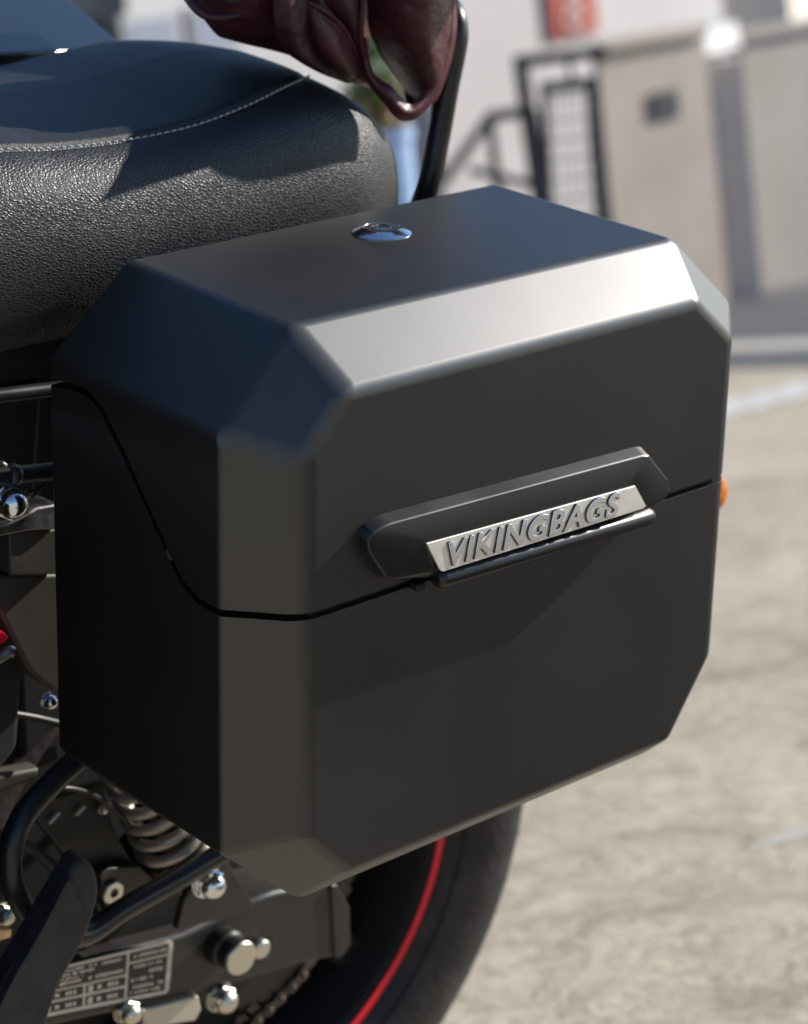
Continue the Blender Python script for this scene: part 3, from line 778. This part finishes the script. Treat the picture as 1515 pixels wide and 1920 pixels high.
bm = bmesh.new(); add_lathe(bm, WC + Vector((0, .012, 0)), Vector((0, 1, 0)), [(.05, 0), (.196, .004), (.196, .012), (.05, .016)], 96); link_mesh('wheel_web', bm, rim_m, wheel, MB, 40)
bm = bmesh.new()
pr = []
for k in range(96): 
    rr = .092 + (.005 if k % 2 else 0); a = 2*math.pi*k/96; pr.append(WC + Vector((rr*math.cos(a), -.078, rr*math.sin(a))))
add_prism(bm, pr, Vector((0, .006, 0))); link_mesh('sprocket', bm, frame_m, wheel, MB, 30)
# mud flecks on the tyre shoulder
bm = bmesh.new()
for (px, py, r) in ((946, 1556, 9), (884, 1772, 7), (893, 1760, 6)):
    c = at(px, py, .345); rr = r*mpp(c); add_lathe(bm, c - Vector((0, .0005, 0)), Vector((.6, -.75, .1)), [(rr, -.002), (rr*.8, .0006), (0, .0012)], 14)
link_mesh('mud_fleck', bm, mat('dry mud', (.17, .13, .12), .9), wheel, MB, 50)['kind'] = 'stuff'
# sprocket side chain
c_path = [at(x, y, .315) for x, y in ((440, 1960), (470, 1925), (500, 1895), (523, 1872), (545, 1850), (562, 1832), (580, 1808), (600, 1780))]
cp = crom(c_path, 12); cumc = [0]
for a, b in zip(cp[:-1], cp[1:]): cumc.append(cumc[-1] + (b-a).length)
def cal(d):
    for i in range(len(cumc)-1):
        if cumc[i+1] >= d: return cp[i].lerp(cp[i+1], (d-cumc[i])/max(1e-9, cumc[i+1]-cumc[i]))
    return cp[-1]
chain = bpy.data.objects.new('chain', None); COL.objects.link(chain); chain.parent = moto
d = 0; k = 0
while d < cumc[-1]-.0127:
    a, b = cal(d), cal(d+.0127); u = (b-a).normalized(); v = Vector((0, 1, 0)).cross(u).normalized()
    bm = bmesh.new(); y_ = Vector((0, -.002 if k % 2 else 0, 0))
    poly = []
    for t in range(9): an = math.pi/2 + math.pi*t/8; poly.append(a + (u*math.cos(an) + v*math.sin(an))*.0052)
    poly.append((a+b)/2 - v*.0034)
    for t in range(9): an = -math.pi/2 + math.pi*t/8; poly.append(b + (u*math.cos(an) + v*math.sin(an))*.0052)
    poly.append((a+b)/2 + v*.0034)
    add_prism(bm, [p + y_ for p in poly], Vector((0, .0016, 0)))
    add_prism(bm, [p + Vector((0, .012, 0)) - y_ for p in poly], Vector((0, .0016, 0)))
    lk_ = link_mesh('chain_link', bm, chain_m, chain, MB, 40)
    bm = bmesh.new(); add_lathe(bm, a + Vector((0, -.004, 0)), Vector((0, 1, 0)), [(.0018, 0), (.0023, .0006), (.0023, .018), (.0018, .0185)], 14); link_mesh('chain_pin', bm, chain_m, chain, MB, 40)
    d += .0127; k += 1

# ---- swingarm
Ya = .268
arm = plate('swingarm', [(20, 1838), (190, 1793), (345, 1752), (468, 1690), (520, 1672), (612, 1657), (632, 1662), (654, 1702), (655, 1772), (640, 1794), (560, 1812), (470, 1838), (330, 1876), (100, 1926), (20, 1945)], Ya, .318, arm_m, moto, MB, .015, seg=8)
plate('axle_cap_plate', [(621, 1660), (632, 1659), (656, 1702), (657, 1772), (641, 1796), (628, 1797)], Ya-.0025, .322, arm_m, arm, MB, .0015)
# label
LY = Ya - .0006
lab = bpy.data.objects.new('label', None)
Lq = {'tl': at(60, 1826, LY), 'tr': at(325, 1762, LY), 'br': at(316, 1862, LY), 'bl': at(60, 1912, LY)}
def lp(u, v, y=0):                                        # u 0..1 left-right, v 0..1 bottom-top
    p = Lq['bl'].lerp(Lq['br'], u).lerp(Lq['tl'].lerp(Lq['tr'], u), v); p.y = LY + y; return p
def rrect(u0, u1, v0, v1, ru=.03, rv=.08):
    out = []
    for cx, cy, a0 in ((u1-ru, v1-rv, 0), (u0+ru, v1-rv, 90), (u0+ru, v0+rv, 180), (u1-ru, v0+rv, 270)):
        for k in range(5): a = R_(a0 + k*22.5); out.append((cx + ru*math.cos(a), cy + rv*math.sin(a)))
    return out
bm = bmesh.new(); add_prism(bm, [lp(u, v) for u, v in rrect(-.01, 1.0, 0, 1)], Vector((0, .0004, 0))); lb = link_mesh('label', bm, label_w, moto, MB, 0)
lb['label'] = 'black and cream tyre pressure sticker on the swingarm'
def cell(bm, u0, u1, v0, v1, y=-.0003):
    bm.faces.new([bm.verts.new(lp(u, v, y)) for u, v in ((u0, v0), (u1, v0), (u1, v1), (u0, v1))])
bm = bmesh.new()
colU = [.0, .33, .375, .655, .685, .965]
for u0, u1, v0, v1 in ((.02, .355, .08, .27), (.02, .355, .33, .50), (.375, .66, .08, .27), (.375, .66, .33, .50), (.68, .965, .07, .72), (.02, .66, .545, .94), (.68, .965, .765, .94)):
    cell(bm, u0, u1, v0, v1)
link_mesh('label_cell', bm, label_k, lb, MB, 0)['kind'] = 'stuff'
bm = bmesh.new(); rnd = random.Random(3)
def glyph_line(u0, u1, v0, v1):
    u = u0
    while u < u1:
        w = rnd.uniform(.006, .012)
        if rnd.random() > .14: cell(bm, u, u+w, v0 + rnd.uniform(0, .012), v1 - rnd.uniform(0, .012), -.0006)
        u += w + .004
for u0, u1, v0, v1 in ((.10, .44, .86, .92), (.10, .42, .77, .84), (.48, .62, .84, .91), (.10, .34, .60, .68), (.39, .63, .60, .68), (.10, .34, .70, .745), (.71, .94, .82, .90), (.70, .92, .62, .69), (.82, .93, .48, .56), (.70, .86, .36, .43), (.70, .94, .22, .29), (.70, .93, .12, .18)):
    glyph_line(u0, u1, v0, v1)
for ub in (.09, .39):
    for vb in (.10, .345):
        cell(bm, ub, ub+.035, vb, vb+.145, -.0006)
        rng = []
        for (a, b) in ((ub+.065, .03), (ub+.14, .02), (ub+.165, .02), (ub+.195, .02)):
            cell(bm, a, a+b, vb+.03, vb+.115, -.0006)
link_mesh('label_print', bm, label_w, lb, MB, 0)['kind'] = 'stuff'

# ---- fasteners
def acorn(px, py, Y, rp, m=chrome, axis=Vector((-.05, -1, .05)), parent=moto, name='acorn_nut', washer=True, L=1.0):
    c = at(px, py, Y); r = rp*mpp(c); bm = bmesh.new()
    if washer: add_lathe(bm, c - axis.normalized()*r*.95, axis, [(r*1.12, 0), (r*1.15, r*.06), (r*1.12, r*.16)], 36)
    add_lathe(bm, c - axis.normalized()*r*.8, axis, [(r*.98, 0), (r*1.06, r*.1), (r*1.06, r*.55*L), (r*.92, r*.68*L)], 6)
    prof = [(r*.88, r*.6*L)] + [(r*.88*math.cos(t), r*.75*L + r*.8*math.sin(t)) for t in [k*math.pi/2/8 for k in range(8)]] + [(0, r*.75*L + r*.8)]
    add_lathe(bm, c - axis.normalized()*r*.8, axis, prof, 32)
    return link_mesh(name, bm, m, parent, MB, 35)
acorn(400, 1662, .235, 29); acorn(424, 1878, .262, 27, zinc); acorn(246, 1902, .262, 24, zinc); acorn(25, 946, .232, 33)
acorn(96, 1318, .25, 15); acorn(388, 1640, .25, 20, zinc, washer=False)
# big spacer bolt on the swingarm
c = at(452, 1797, .243); r = 34*mpp(c); bm = bmesh.new()
add_lathe(bm, c + Vector((0, .032, 0)), Vector((0, -1, 0)), [(r*1.15, 0), (r*1.15, .018), (r*1.0, .020), (r*1.0, .030)], 48)
sp = link_mesh('spacer', bm, frame_m, moto, MB, 35)
bm = bmesh.new(); add_lathe(bm, c + Vector((0, .003, 0)), Vector((0, -1, 0)), [(r*1.0, 0), (r*1.0, .0035), (r*.93, .0045), (0, .0045)], 48)
link_mesh('bolt_head', bm, zinc, sp, MB, 25)
c = at(487, 1778, .266); r = 19*mpp(c); bm = bmesh.new(); add_lathe(bm, c, Vector((0, -1, 0)), [(r, -.002), (r, .003), (r*.85, .004), (0, .004)], 32); link_mesh('bolt_cap', bm, zinc, moto, MB, 25)
c = at(487, 1778, .2685); bm = bmesh.new(); add_lathe(bm, c, Vector((0, -1, 0)), [(r*1.5, -.002), (r*1.5, .001), (0, .001)], 32); link_mesh('bolt_recess', bm, gap_m, moto, MB, 25)
# hex socket bolt with washer on the gusset
c = at(211, 1673, .262); r = 23*mpp(c)
bm = bmesh.new(); add_lathe(bm, c, Vector((0, -1, 0)), [(r, -.004), (r, .001), (r*.9, .002), (r*.42, .002), (r*.38, .0), (0, .0)], 40); hb = link_mesh('socket_bolt', bm, zinc, moto, MB, 30)
bm = bmesh.new(); add_lathe(bm, c, Vector((0, -1, 0)), [(r*.37, -.001), (r*.37, .0004), (0, .0004)], 6); link_mesh('hex_socket', bm, sock_m, hb, MB, 0)

# ---- brackets and plates behind the bag
plate('shock_bracket', [(96, 1500), (190, 1470), (215, 1560), (262, 1640), (262, 1700), (190, 1720), (150, 1640), (62, 1530)], .275, .283, grey_m if False else frame_m, moto, MB, .001)
plate('gusset', [(188, 1640), (206, 1628), (262, 1625), (300, 1660), (262, 1712), (200, 1712)], .264, .272, arm_m, moto, MB, .001, round_=False)
plate('link_plate', [(385, 1615), (425, 1612), (478, 1700), (470, 1712), (396, 1728), (332, 1744), (345, 1690)], .252, .259, arm_m, moto, MB, .0012)
plate('shock_mount', [(290, 1590), (330, 1560), (385, 1560), (385, 1620), (330, 1620), (300, 1630)], .272, .30, grey_m, moto, MB, .002)
plate('lower_bracket', [(160, 1720), (330, 1640), (345, 1700), (335, 1752), (160, 1795)], .285, .295, frame_m, moto, MB, .001)
plate('sensor_bracket', [(268, 1896), (372, 1868), (378, 1894), (366, 1915), (300, 1925), (272, 1935)], .262, .268, mat('cream plated bracket', (.55, .49, .40), .45, .4), moto, MB, .0015)
plate('frame_member', [(-40, 1420), (112, 1388), (118, 1430), (20, 1470), (-40, 1520)], .33, .36, frame_m, moto, MB, .004)
plate('frame_rail', [(-40, 1462), (76, 1440), (70, 1462), (-40, 1500)], .300, .315, grey_m, moto, MB, .003)
for pts in (([(52, 1526), (82, 1508)]), ([(92, 1544), (110, 1524)]), ([(142, 1528), (158, 1512)])):
    a = at(*pts[0], .272); b = at(*pts[1], .272); bm = bmesh.new(); add_tube(bm, [a, b], .0013, 8); link_mesh('cable_tie', bm, mat('pale plastic', (.5, .5, .5), .4), moto, MB, 50)
acorn(196, 1520, .268, 9, zinc, name='small_bolt')
# shock spring
ax0 = at(240, 1390, .272); ax1 = at(330, 1598, .272); axv = (ax1-ax0); L_ = axv.length; axn = axv.normalized()
u = axn.orthogonal().normalized(); v = axn.cross(u)
shock = bpy.data.objects.new('shock_absorber', None); COL.objects.link(shock); shock.parent = moto
bm = bmesh.new(); turns = 7; sr = .0235
add_tube(bm, [ax0 + axn*(L_*t/(turns*28)) + (u*math.cos(2*math.pi*t/28) + v*math.sin(2*math.pi*t/28))*sr for t in range(turns*28)], .0042, 10)
link_mesh('spring', bm, spring_m, shock, MB, 60)
bm = bmesh.new(); add_tube(bm, [ax0, ax1], .014, 28); link_mesh('damper_body', bm, frame_m, shock, MB, 40)
bm = bmesh.new(); add_tube(bm, [ax1 - axn*.004, ax1 + axn*.006], .026, 32); link_mesh('spring_seat', bm, grey_m, shock, MB, 40)
# saddlebag support hoop
H0 = [at(205, 1350, .222), at(150, 1418, .215), at(96, 1470, .208), at(45, 1528, .20), at(20, 1590, .195), at(22, 1650, .195), at(52, 1712, .20), at(100, 1752, .206), at(160, 1752, .212), at(230, 1706, .218), at(320, 1655, .224), at(420, 1596, .232), at(480, 1560, .236)]
tube_obj('support_hoop', H0, .0079, tube_m, moto, MB, 10, 28)
# mounting tubes in the gap at the left
tube_obj('support_tube', [at(-60, 748, .23), at(0, 742, .23), at(100, 730, .23), at(190, 718, .23)], .0048, tube_m, moto, MB, 6, 20)
tube_obj('support_tube', [at(-60, 900, .235), at(0, 893, .235), at(100, 884, .235), at(190, 876, .235)], .0056, tube_m, moto, MB, 6, 20)
c0_ = at(14, 892, .235); c1_ = at(34, 889, .235); bm = bmesh.new(); add_tube(bm, [c0_, c0_.lerp(c1_, .3), c0_.lerp(c1_, .7), c1_], [.0058, .0072, .0070, .0056], 24); link_mesh('tube_collar', bm, tube_m, moto, MB, 40)
plate('light_pipe_end', [(-20, 868), (4, 862), (22, 876), (-20, 880)], .24, .26, cast_m, moto, MB, .002)
plate('cast_bracket', [(-40, 1002), (14, 985), (50, 964), (70, 952), (110, 945), (110, 994), (60, 996), (-40, 1014)], .248, .27, cast_m, moto, MB, .003, seg=4)
plate('mount_block', [(16, 1000), (120, 992), (120, 1078), (19, 1080)], .252, .29, grey_m, moto, MB, .0015)
plate('side_cover', [(-60, 1082), (120, 1076), (125, 1296), (100, 1296), (80, 1284), (56, 1262), (34, 1222), (22, 1196), (0, 1150), (-60, 1100)], .262, .31, grey_m, moto, MB, .006, seg=5)
plate('under_frame', [(-60, 1000), (16, 1000), (18, 1084), (-60, 1086)], .29, .32, gap_m, moto, MB, .002)
plate('red_tab', [(-30, 1200), (8, 1186), (16, 1196), (10, 1204), (-30, 1226)], .255, .262, red_m, moto, MB, .001)
tube_obj('link_rod', [at(-40, 1252, .25), at(0, 1232, .25), at(14, 1222, .25), at(22, 1222, .25)], .0038, cast_m, moto, MB, 4, 16)
for (x0, y0, x1, y1, x2, y2) in ((74, 906, 70, 918, 40, 926), (92, 900, 76, 918, 58, 934)):
    tube_obj('wire', [at(x0, y0, .243), at(x1, y1, .243), at(x2, y2, .245)], .0008, frame_m, moto, MB, 6, 8)
# small bits at the left margin low down
acorn(12, 1720, .26, 20, zinc, name='rear_bolt'); plate('heat_guard_tip', [(-30, 1745), (22, 1742), (20, 1758), (-30, 1775)], .27, .28, mat('tan plated metal', (.6, .42, .26), .4, .6), moto, MB, .001)
tube_obj('hose', [at(-40, 1560, .31), at(40, 1580, .30), at(110, 1640, .292), at(150, 1730, .29), at(210, 1790, .30)], .0042, rubber, moto, MB, 8, 14)
tube_obj('cable', [at(60, 1500, .262), at(120, 1478, .258), at(190, 1500, .262), at(250, 1560, .27), at(280, 1640, .28)], .0018, frame_m, moto, MB, 8, 10)
tube_obj('brake_line', [at(-40, 1330, .30), at(60, 1345, .30), at(130, 1362, .295)], .0026, frame_m, moto, MB, 8, 10)
# footpeg, rubber sleeved, folded towards the camera
pg = [at(150, 1662, .165), at(126, 1720, .150), at(88, 1800, .130), at(44, 1890, .108), at(-10, 2000, .08)]
u_ = (pg[-1]-pg[0]).normalized(); side = u_.cross(Vector((-.62, -.69, .36))).normalized()
bm = bmesh.new()
outer = [(130, 1640), (142, 1620), (160, 1616), (178, 1632), (186, 1664), (184, 1690), (166, 1748), (140, 1800), (112, 1850), (88, 1920), (60, 2000), (-60, 2000), (-6, 1870), (40, 1790), (86, 1712), (112, 1668)]
add_prism(bm, crom([at(x, y, .17) for x, y in outer], 3, True), Vector((.004, .020, 0)))
o = link_mesh('footpeg', bm, rubber, moto, MB, 40); bevel_mod(o, .006, 5, 35)
inner = [(132, 1652), (148, 1690), (158, 1712), (150, 1740), (118, 1796), (84, 1860), (54, 1920), (20, 2000), (-40, 2000), (8, 1870), (52, 1790), (96, 1712), (118, 1668)]
bm = bmesh.new(); add_prism(bm, crom([at(x, y, .164) for x, y in inner], 3, True), Vector((.001, .007, 0)))
p2 = link_mesh('peg_pad', bm, rubber, o, MB, 40); bevel_mod(p2, .0035, 4, 35)
# frame, engine and side covers further forward (mostly outside the frame; the bag mirrors them)
bm = bmesh.new(); add_box(bm, Vector((-.42, .33, -.02)), .62, .38, .56); o = link_mesh('engine', bm, frame_m, moto, MB, 30); bevel_mod(o, .03, 4)
bm = bmesh.new(); add_prism(bm, [Vector(p) for p in ((-.50, .245, .26), (.05, .275, .27), (.02, .275, .02), (-.14, .26, -.10), (-.46, .245, -.05))], Vector((0, .02, 0))); o = link_mesh('side_panel', bm, gap_m, moto, MB, 30); bevel_mod(o, .006, 4)
bm = bmesh.new(); add_prism(bm, [Vector(p) for p in ((.05, .32, .26), (.40, .32, .28), (.46, .32, .22), (.36, .32, .15), (.05, .32, -.02))], Vector((0, .15, 0))); o = link_mesh('rear_fender', bm, gap_m, moto, MB, 30); bevel_mod(o, .006, 4)
bm = bmesh.new(); add_prism(bm, [Vector(p) for p in ((-.30, .33, .12), (.16, .33, .16), (.16, .33, -.10), (-.02, .33, -.22), (-.30, .33, -.22))], Vector((0, .09, 0))); o = link_mesh('battery_box', bm, gap_m, moto, MB, 30); bevel_mod(o, .006, 4)
# rider's saddle tank ahead
bm = bmesh.new(); add_lathe(bm, Vector((-1.05, YC, .46)), Vector((1, 0, 0)), [(.03, 0), (.10, .03), (.14, .12), (.15, .25), (.12, .40), (.05, .48)], 32); link_mesh('fuel_tank', bm, cowl_m, moto, MB, 40)
# amber turn signal behind the bag
c = at(1337, 922, .12); bm = bmesh.new()
add_lathe(bm, c - Vector((.0, .0, 0)), Vector((.15, -1, 0)), [(.006, -.010), (.0082, -.007), (.0088, 0), (.0084, .005), (.006, .008), (0, .009)], 32)
for vtx in bm.verts: vtx.co.z = c.z + (vtx.co.z - c.z)*1.5
ts = link_mesh('turn_signal', bm, amber, moto, MB, 40)
tube_obj('signal_stem', [c + Vector((0, .012, 0)), c + Vector((-.01, .10, .0)), c + Vector((-.06, .24, .02))], .005, tube_m, ts, MB, 6, 12)

# ================================================================== JACKET
JB = at(600, 60, .33)
jac = thing('leather_jacket', JB, 'maroon leather jacket bundled over the backrest with its stitched cuff hanging open', 'jacket')
def patch(name, rows, m, thick=.003, n=8, puff=0.0):
    R = [[at(*p) for p in r] for r in rows]
    R = [crom(r, n) for r in R]
    Ccols = [crom([r[k] for r in R], n) for k in range(len(R[0]))]
    bm = bmesh.new(); V = []
    for k, c in enumerate(Ccols):
        row = []
        for i, p in enumerate(c):
            w = noise.noise(p*38)*.0022 + noise.noise(p*90)*.0008
            row.append(bm.verts.new(p + Vector((-.45, -.6, .25))*w*1.6))
        V.append(row)
    for a in range(len(V)-1):
        for b in range(len(V[0])-1): bm.faces.new((V[a][b], V[a+1][b], V[a+1][b+1], V[a][b+1]))
    o = link_mesh(name, bm, m, jac, JB, 80)
    s = o.modifiers.new('s', 'SOLIDIFY'); s.thickness = thick; s.offset = 0
    bvm = o.modifiers.new('b', 'BEVEL'); bvm.width = thick*.45; bvm.segments = 3; bvm.limit_method = 'ANGLE'; bvm.angle_limit = R_(60)
    return o
def seam(name, pts, r, m, n=8, flat=1.0):
    bm = bmesh.new(); P = crom([at(*p) for p in pts], n)
    add_tube(bm, P, r, 14, flat=flat); return link_mesh(name, bm, m, jac, JB, 70)
patch('body_panel', [[(300, -70, .34), (400, -60, .30), (500, -60, .285), (620, -60, .29), (700, -60, .31)],
                     [(350, -8, .335), (420, 0, .30), (500, 5, .285), (600, 0, .285), (690, -5, .31)],
                     [(385, 38, .325), (440, 45, .302), (510, 52, .290), (600, 50, .285), (690, 50, .315)],
                     [(408, 64, .330), (462, 78, .315), (530, 92, .300), (610, 118, .295), (690, 110, .325)],
                     [(425, 68, .345), (490, 84, .335), (560, 104, .330), (625, 138, .320), (685, 150, .340)]], maroon, .003)
seam('rolled_edge', [(340, -20, .325), (360, 8, .312), (382, 28, .305), (412, 33, .300), (455, 27, .294), (515, 12, .285)], .0028, maroon_d)
seam('rolled_edge', [(395, -20, .300), (415, -4, .296), (450, 2, .292), (515, -14, .285)], .003, maroon_d)
patch('strap', [[(508, -50, .268), (540, -50, .262), (574, -50, .268)], [(512, 0, .268), (540, 4, .262), (572, 0, .268)], [(516, 50, .270), (546, 58, .264), (578, 52, .270)],
                [(530, 85, .276), (560, 98, .268), (592, 92, .274)], [(556, 108, .284), (592, 128, .276), (620, 118, .282)], [(612, 136, .298), (650, 152, .292), (672, 150, .298)]], maroon_d, .003)
patch('flap', [[(575, 6, .272), (600, 18, .266), (640, 50, .268), (664, 96, .276), (684, 142, .286)],
               [(578, 40, .270), (600, 58, .262), (632, 86, .262), (656, 122, .270), (688, 154, .284)],
               [(588, 84, .274), (606, 98, .266), (630, 118, .266), (658, 142, .272), (692, 158, .286)],
               [(604, 110, .288), (622, 124, .280), (642, 138, .280), (664, 152, .284), (694, 162, .292)]], maroon, .003)
seam('flap_edge', [(575, 4, .270), (604, 18, .263), (640, 48, .265), (664, 92, .272), (684, 140, .283), (702, 164, .288)], .0017, maroon_hem)
patch('upper_fold', [[(600, -60, .262), (640, -60, .258), (684, -60, .262)], [(604, -5, .264), (645, 0, .256), (680, 0, .262)], [(632, 30, .270), (660, 50, .262), (678, 50, .266)], [(664, 85, .282), (674, 100, .274), (682, 104, .276)]], maroon_d, .003)
seam('fold_edge', [(682, -40, .256), (680, 0, .256), (676, 40, .260), (676, 80, .266), (684, 118, .274)], .0016, maroon_hem)
patch('cuff_panel', [[(684, -60, .275), (740, -60, .248), (800, -60, .240), (852, -60, .262)],
                     [(690, 0, .280), (740, 0, .250), (800, 0, .240), (850, 0, .262)],
                     [(694, 55, .290), (745, 62, .258), (800, 62, .244), (849, 60, .262)],
                     [(714, 92, .292), (756, 104, .264), (804, 112, .248), (842, 112, .262)],
                     [(744, 140, .296), (772, 148, .270), (806, 150, .254), (832, 148, .262)],
                     [(774, 190, .300), (788, 196, .276), (802, 196, .262), (816, 186, .262)]], maroon, .003)
patch('cuff_lining', [[(696, 60, .300), (712, 80, .312), (760, 100, .320), (800, 120, .315)],
                      [(716, 104, .306), (738, 116, .316), (770, 134, .320), (806, 150, .312)],
                      [(756, 160, .300), (770, 164, .310), (790, 170, .312), (812, 172, .300)],
                      [(766, 206, .285), (776, 208, .290), (792, 206, .290), (806, 196, .285)]], maroon_d, .003)
hem_o = [(853, -50), (854, 0), (853, 45), (849, 85), (839, 128), (822, 168), (800, 201), (776, 221), (756, 224), (740, 215), (722, 192), (700, 166), (686, 142), (678, 104), (677, 70)]
hem_i = [(838, -50), (838, 0), (837, 45), (832, 84), (820, 122), (804, 154), (788, 180), (773, 196), (760, 195), (750, 184), (732, 164), (710, 150), (696, 132), (688, 100), (684, 70)]
hY = [.262, .262, .262, .261, .260, .260, .259, .258, .258, .259, .262, .268, .272, .275, .276]
patch('cuff_hem', [[(*o_, y_) for o_, y_ in zip(hem_o, hY)], [((o_[0]+i_[0])/2, (o_[1]+i_[1])/2, y_-.004) for o_, i_, y_ in zip(hem_o, hem_i, hY)], [(*i_, y_) for i_, y_ in zip(hem_i, hY)]], maroon_hem, .0022)
seam('hem_edge', [(*o_, y_) for o_, y_ in zip(hem_o, hY)], .0012, maroon_hem)
# seam threads on the hem and the flap
def stitches(name, pts, step=.0036):
    P = crom([at(*p) for p in pts], 30); bm = bmesh.new(); acc = 0; i0 = 0; on = True; st = P[0]
    for a, b in zip(P[:-1], P[1:]):
        acc += (b-a).length
        if acc > step*(.62 if on else .38):
            if on: add_tube(bm, [st, (st+b)/2 + Vector((0, -.0003, 0)), b], [.0002, .00035, .0002], 5)
            st = b; acc = 0; on = not on
    o = link_mesh(name, bm, maroon_d, jac, JB, 60); o['kind'] = 'stuff'
stitches('seam_thread', [(*((o_[0]*.35+i_[0]*.65), (o_[1]*.35+i_[1]*.65)), y_-.0065) for o_, i_, y_ in zip(hem_o, hem_i, hY)])
stitches('seam_thread', [(582, 22, .262), (604, 34, .2585), (632, 62, .2575), (652, 98, .263), (672, 140, .274)])
# the bundle above (out of the picture), which shades the seat
bm = bmesh.new(); bmesh.ops.create_icosphere(bm, subdivisions=5, radius=1)
bc = at(600, -160, .31)
for vtx in bm.verts:
    d = vtx.co.normalized(); w = 1 + .22*noise.noise(d*2.2) + .10*noise.noise(d*5)
    vtx.co = bc + Vector((d.x*.07, d.y*.055, d.z*.035))*w
link_mesh('bundle', bm, maroon, jac, JB, 80)
from mathutils.bvhtree import BVHTree
sv = [v.co + MB for v in seat.data.vertices]
bvh = BVHTree.FromPolygons(sv, [tuple(p.vertices) for p in seat.data.polygons])
def on_seat(px, py):
    d = ray(px, py).normalized(); h = bvh.ray_cast(CAM_C, d)
    return h[0]
outl = [(60, 140), (110, 146), (150, 160), (180, 180), (120, 190), (76, 204), (104, 234), (170, 232), (226, 230), (236, 262), (226, 310), (205, 350), (182, 384), (240, 362), (310, 340), (388, 316), (412, 334), (460, 344), (510, 338), (580, 322), (668, 303), (672, 270), (650, 200), (600, 140), (560, 110), (470, 90), (380, 84), (280, 100), (160, 122)]
hits = []
for k_, q in enumerate(outl):
    h = on_seat(*q)
    if h is None: continue
    if q in ((470, 90), (380, 84), (280, 100), (160, 122), (560, 110)): h = h + Vector((0, .16, 0))
    hits.append(h)
TT = .272
cast = [h + SUN_B*TT for h in hits]
pl_n = SUN_B
cc = sum(cast, Vector())/len(cast)
flat_ = [c - SUN_B*((c - cc).dot(SUN_B))*.75 for c in cast]
bm = bmesh.new(); add_prism(bm, flat_, SUN_B*.006)
bmesh.ops.triangulate(bm, faces=[f for f in bm.faces if len(f.verts) > 4])
link_mesh('shade_panel', bm, maroon, jac, JB, 40)  # unseen sheet added to the jacket, outline shaped to throw the seat's shadow
print('SW', SWn, 'cam', CW, 'ground', GP.z, 'elev', math.degrees(elev))
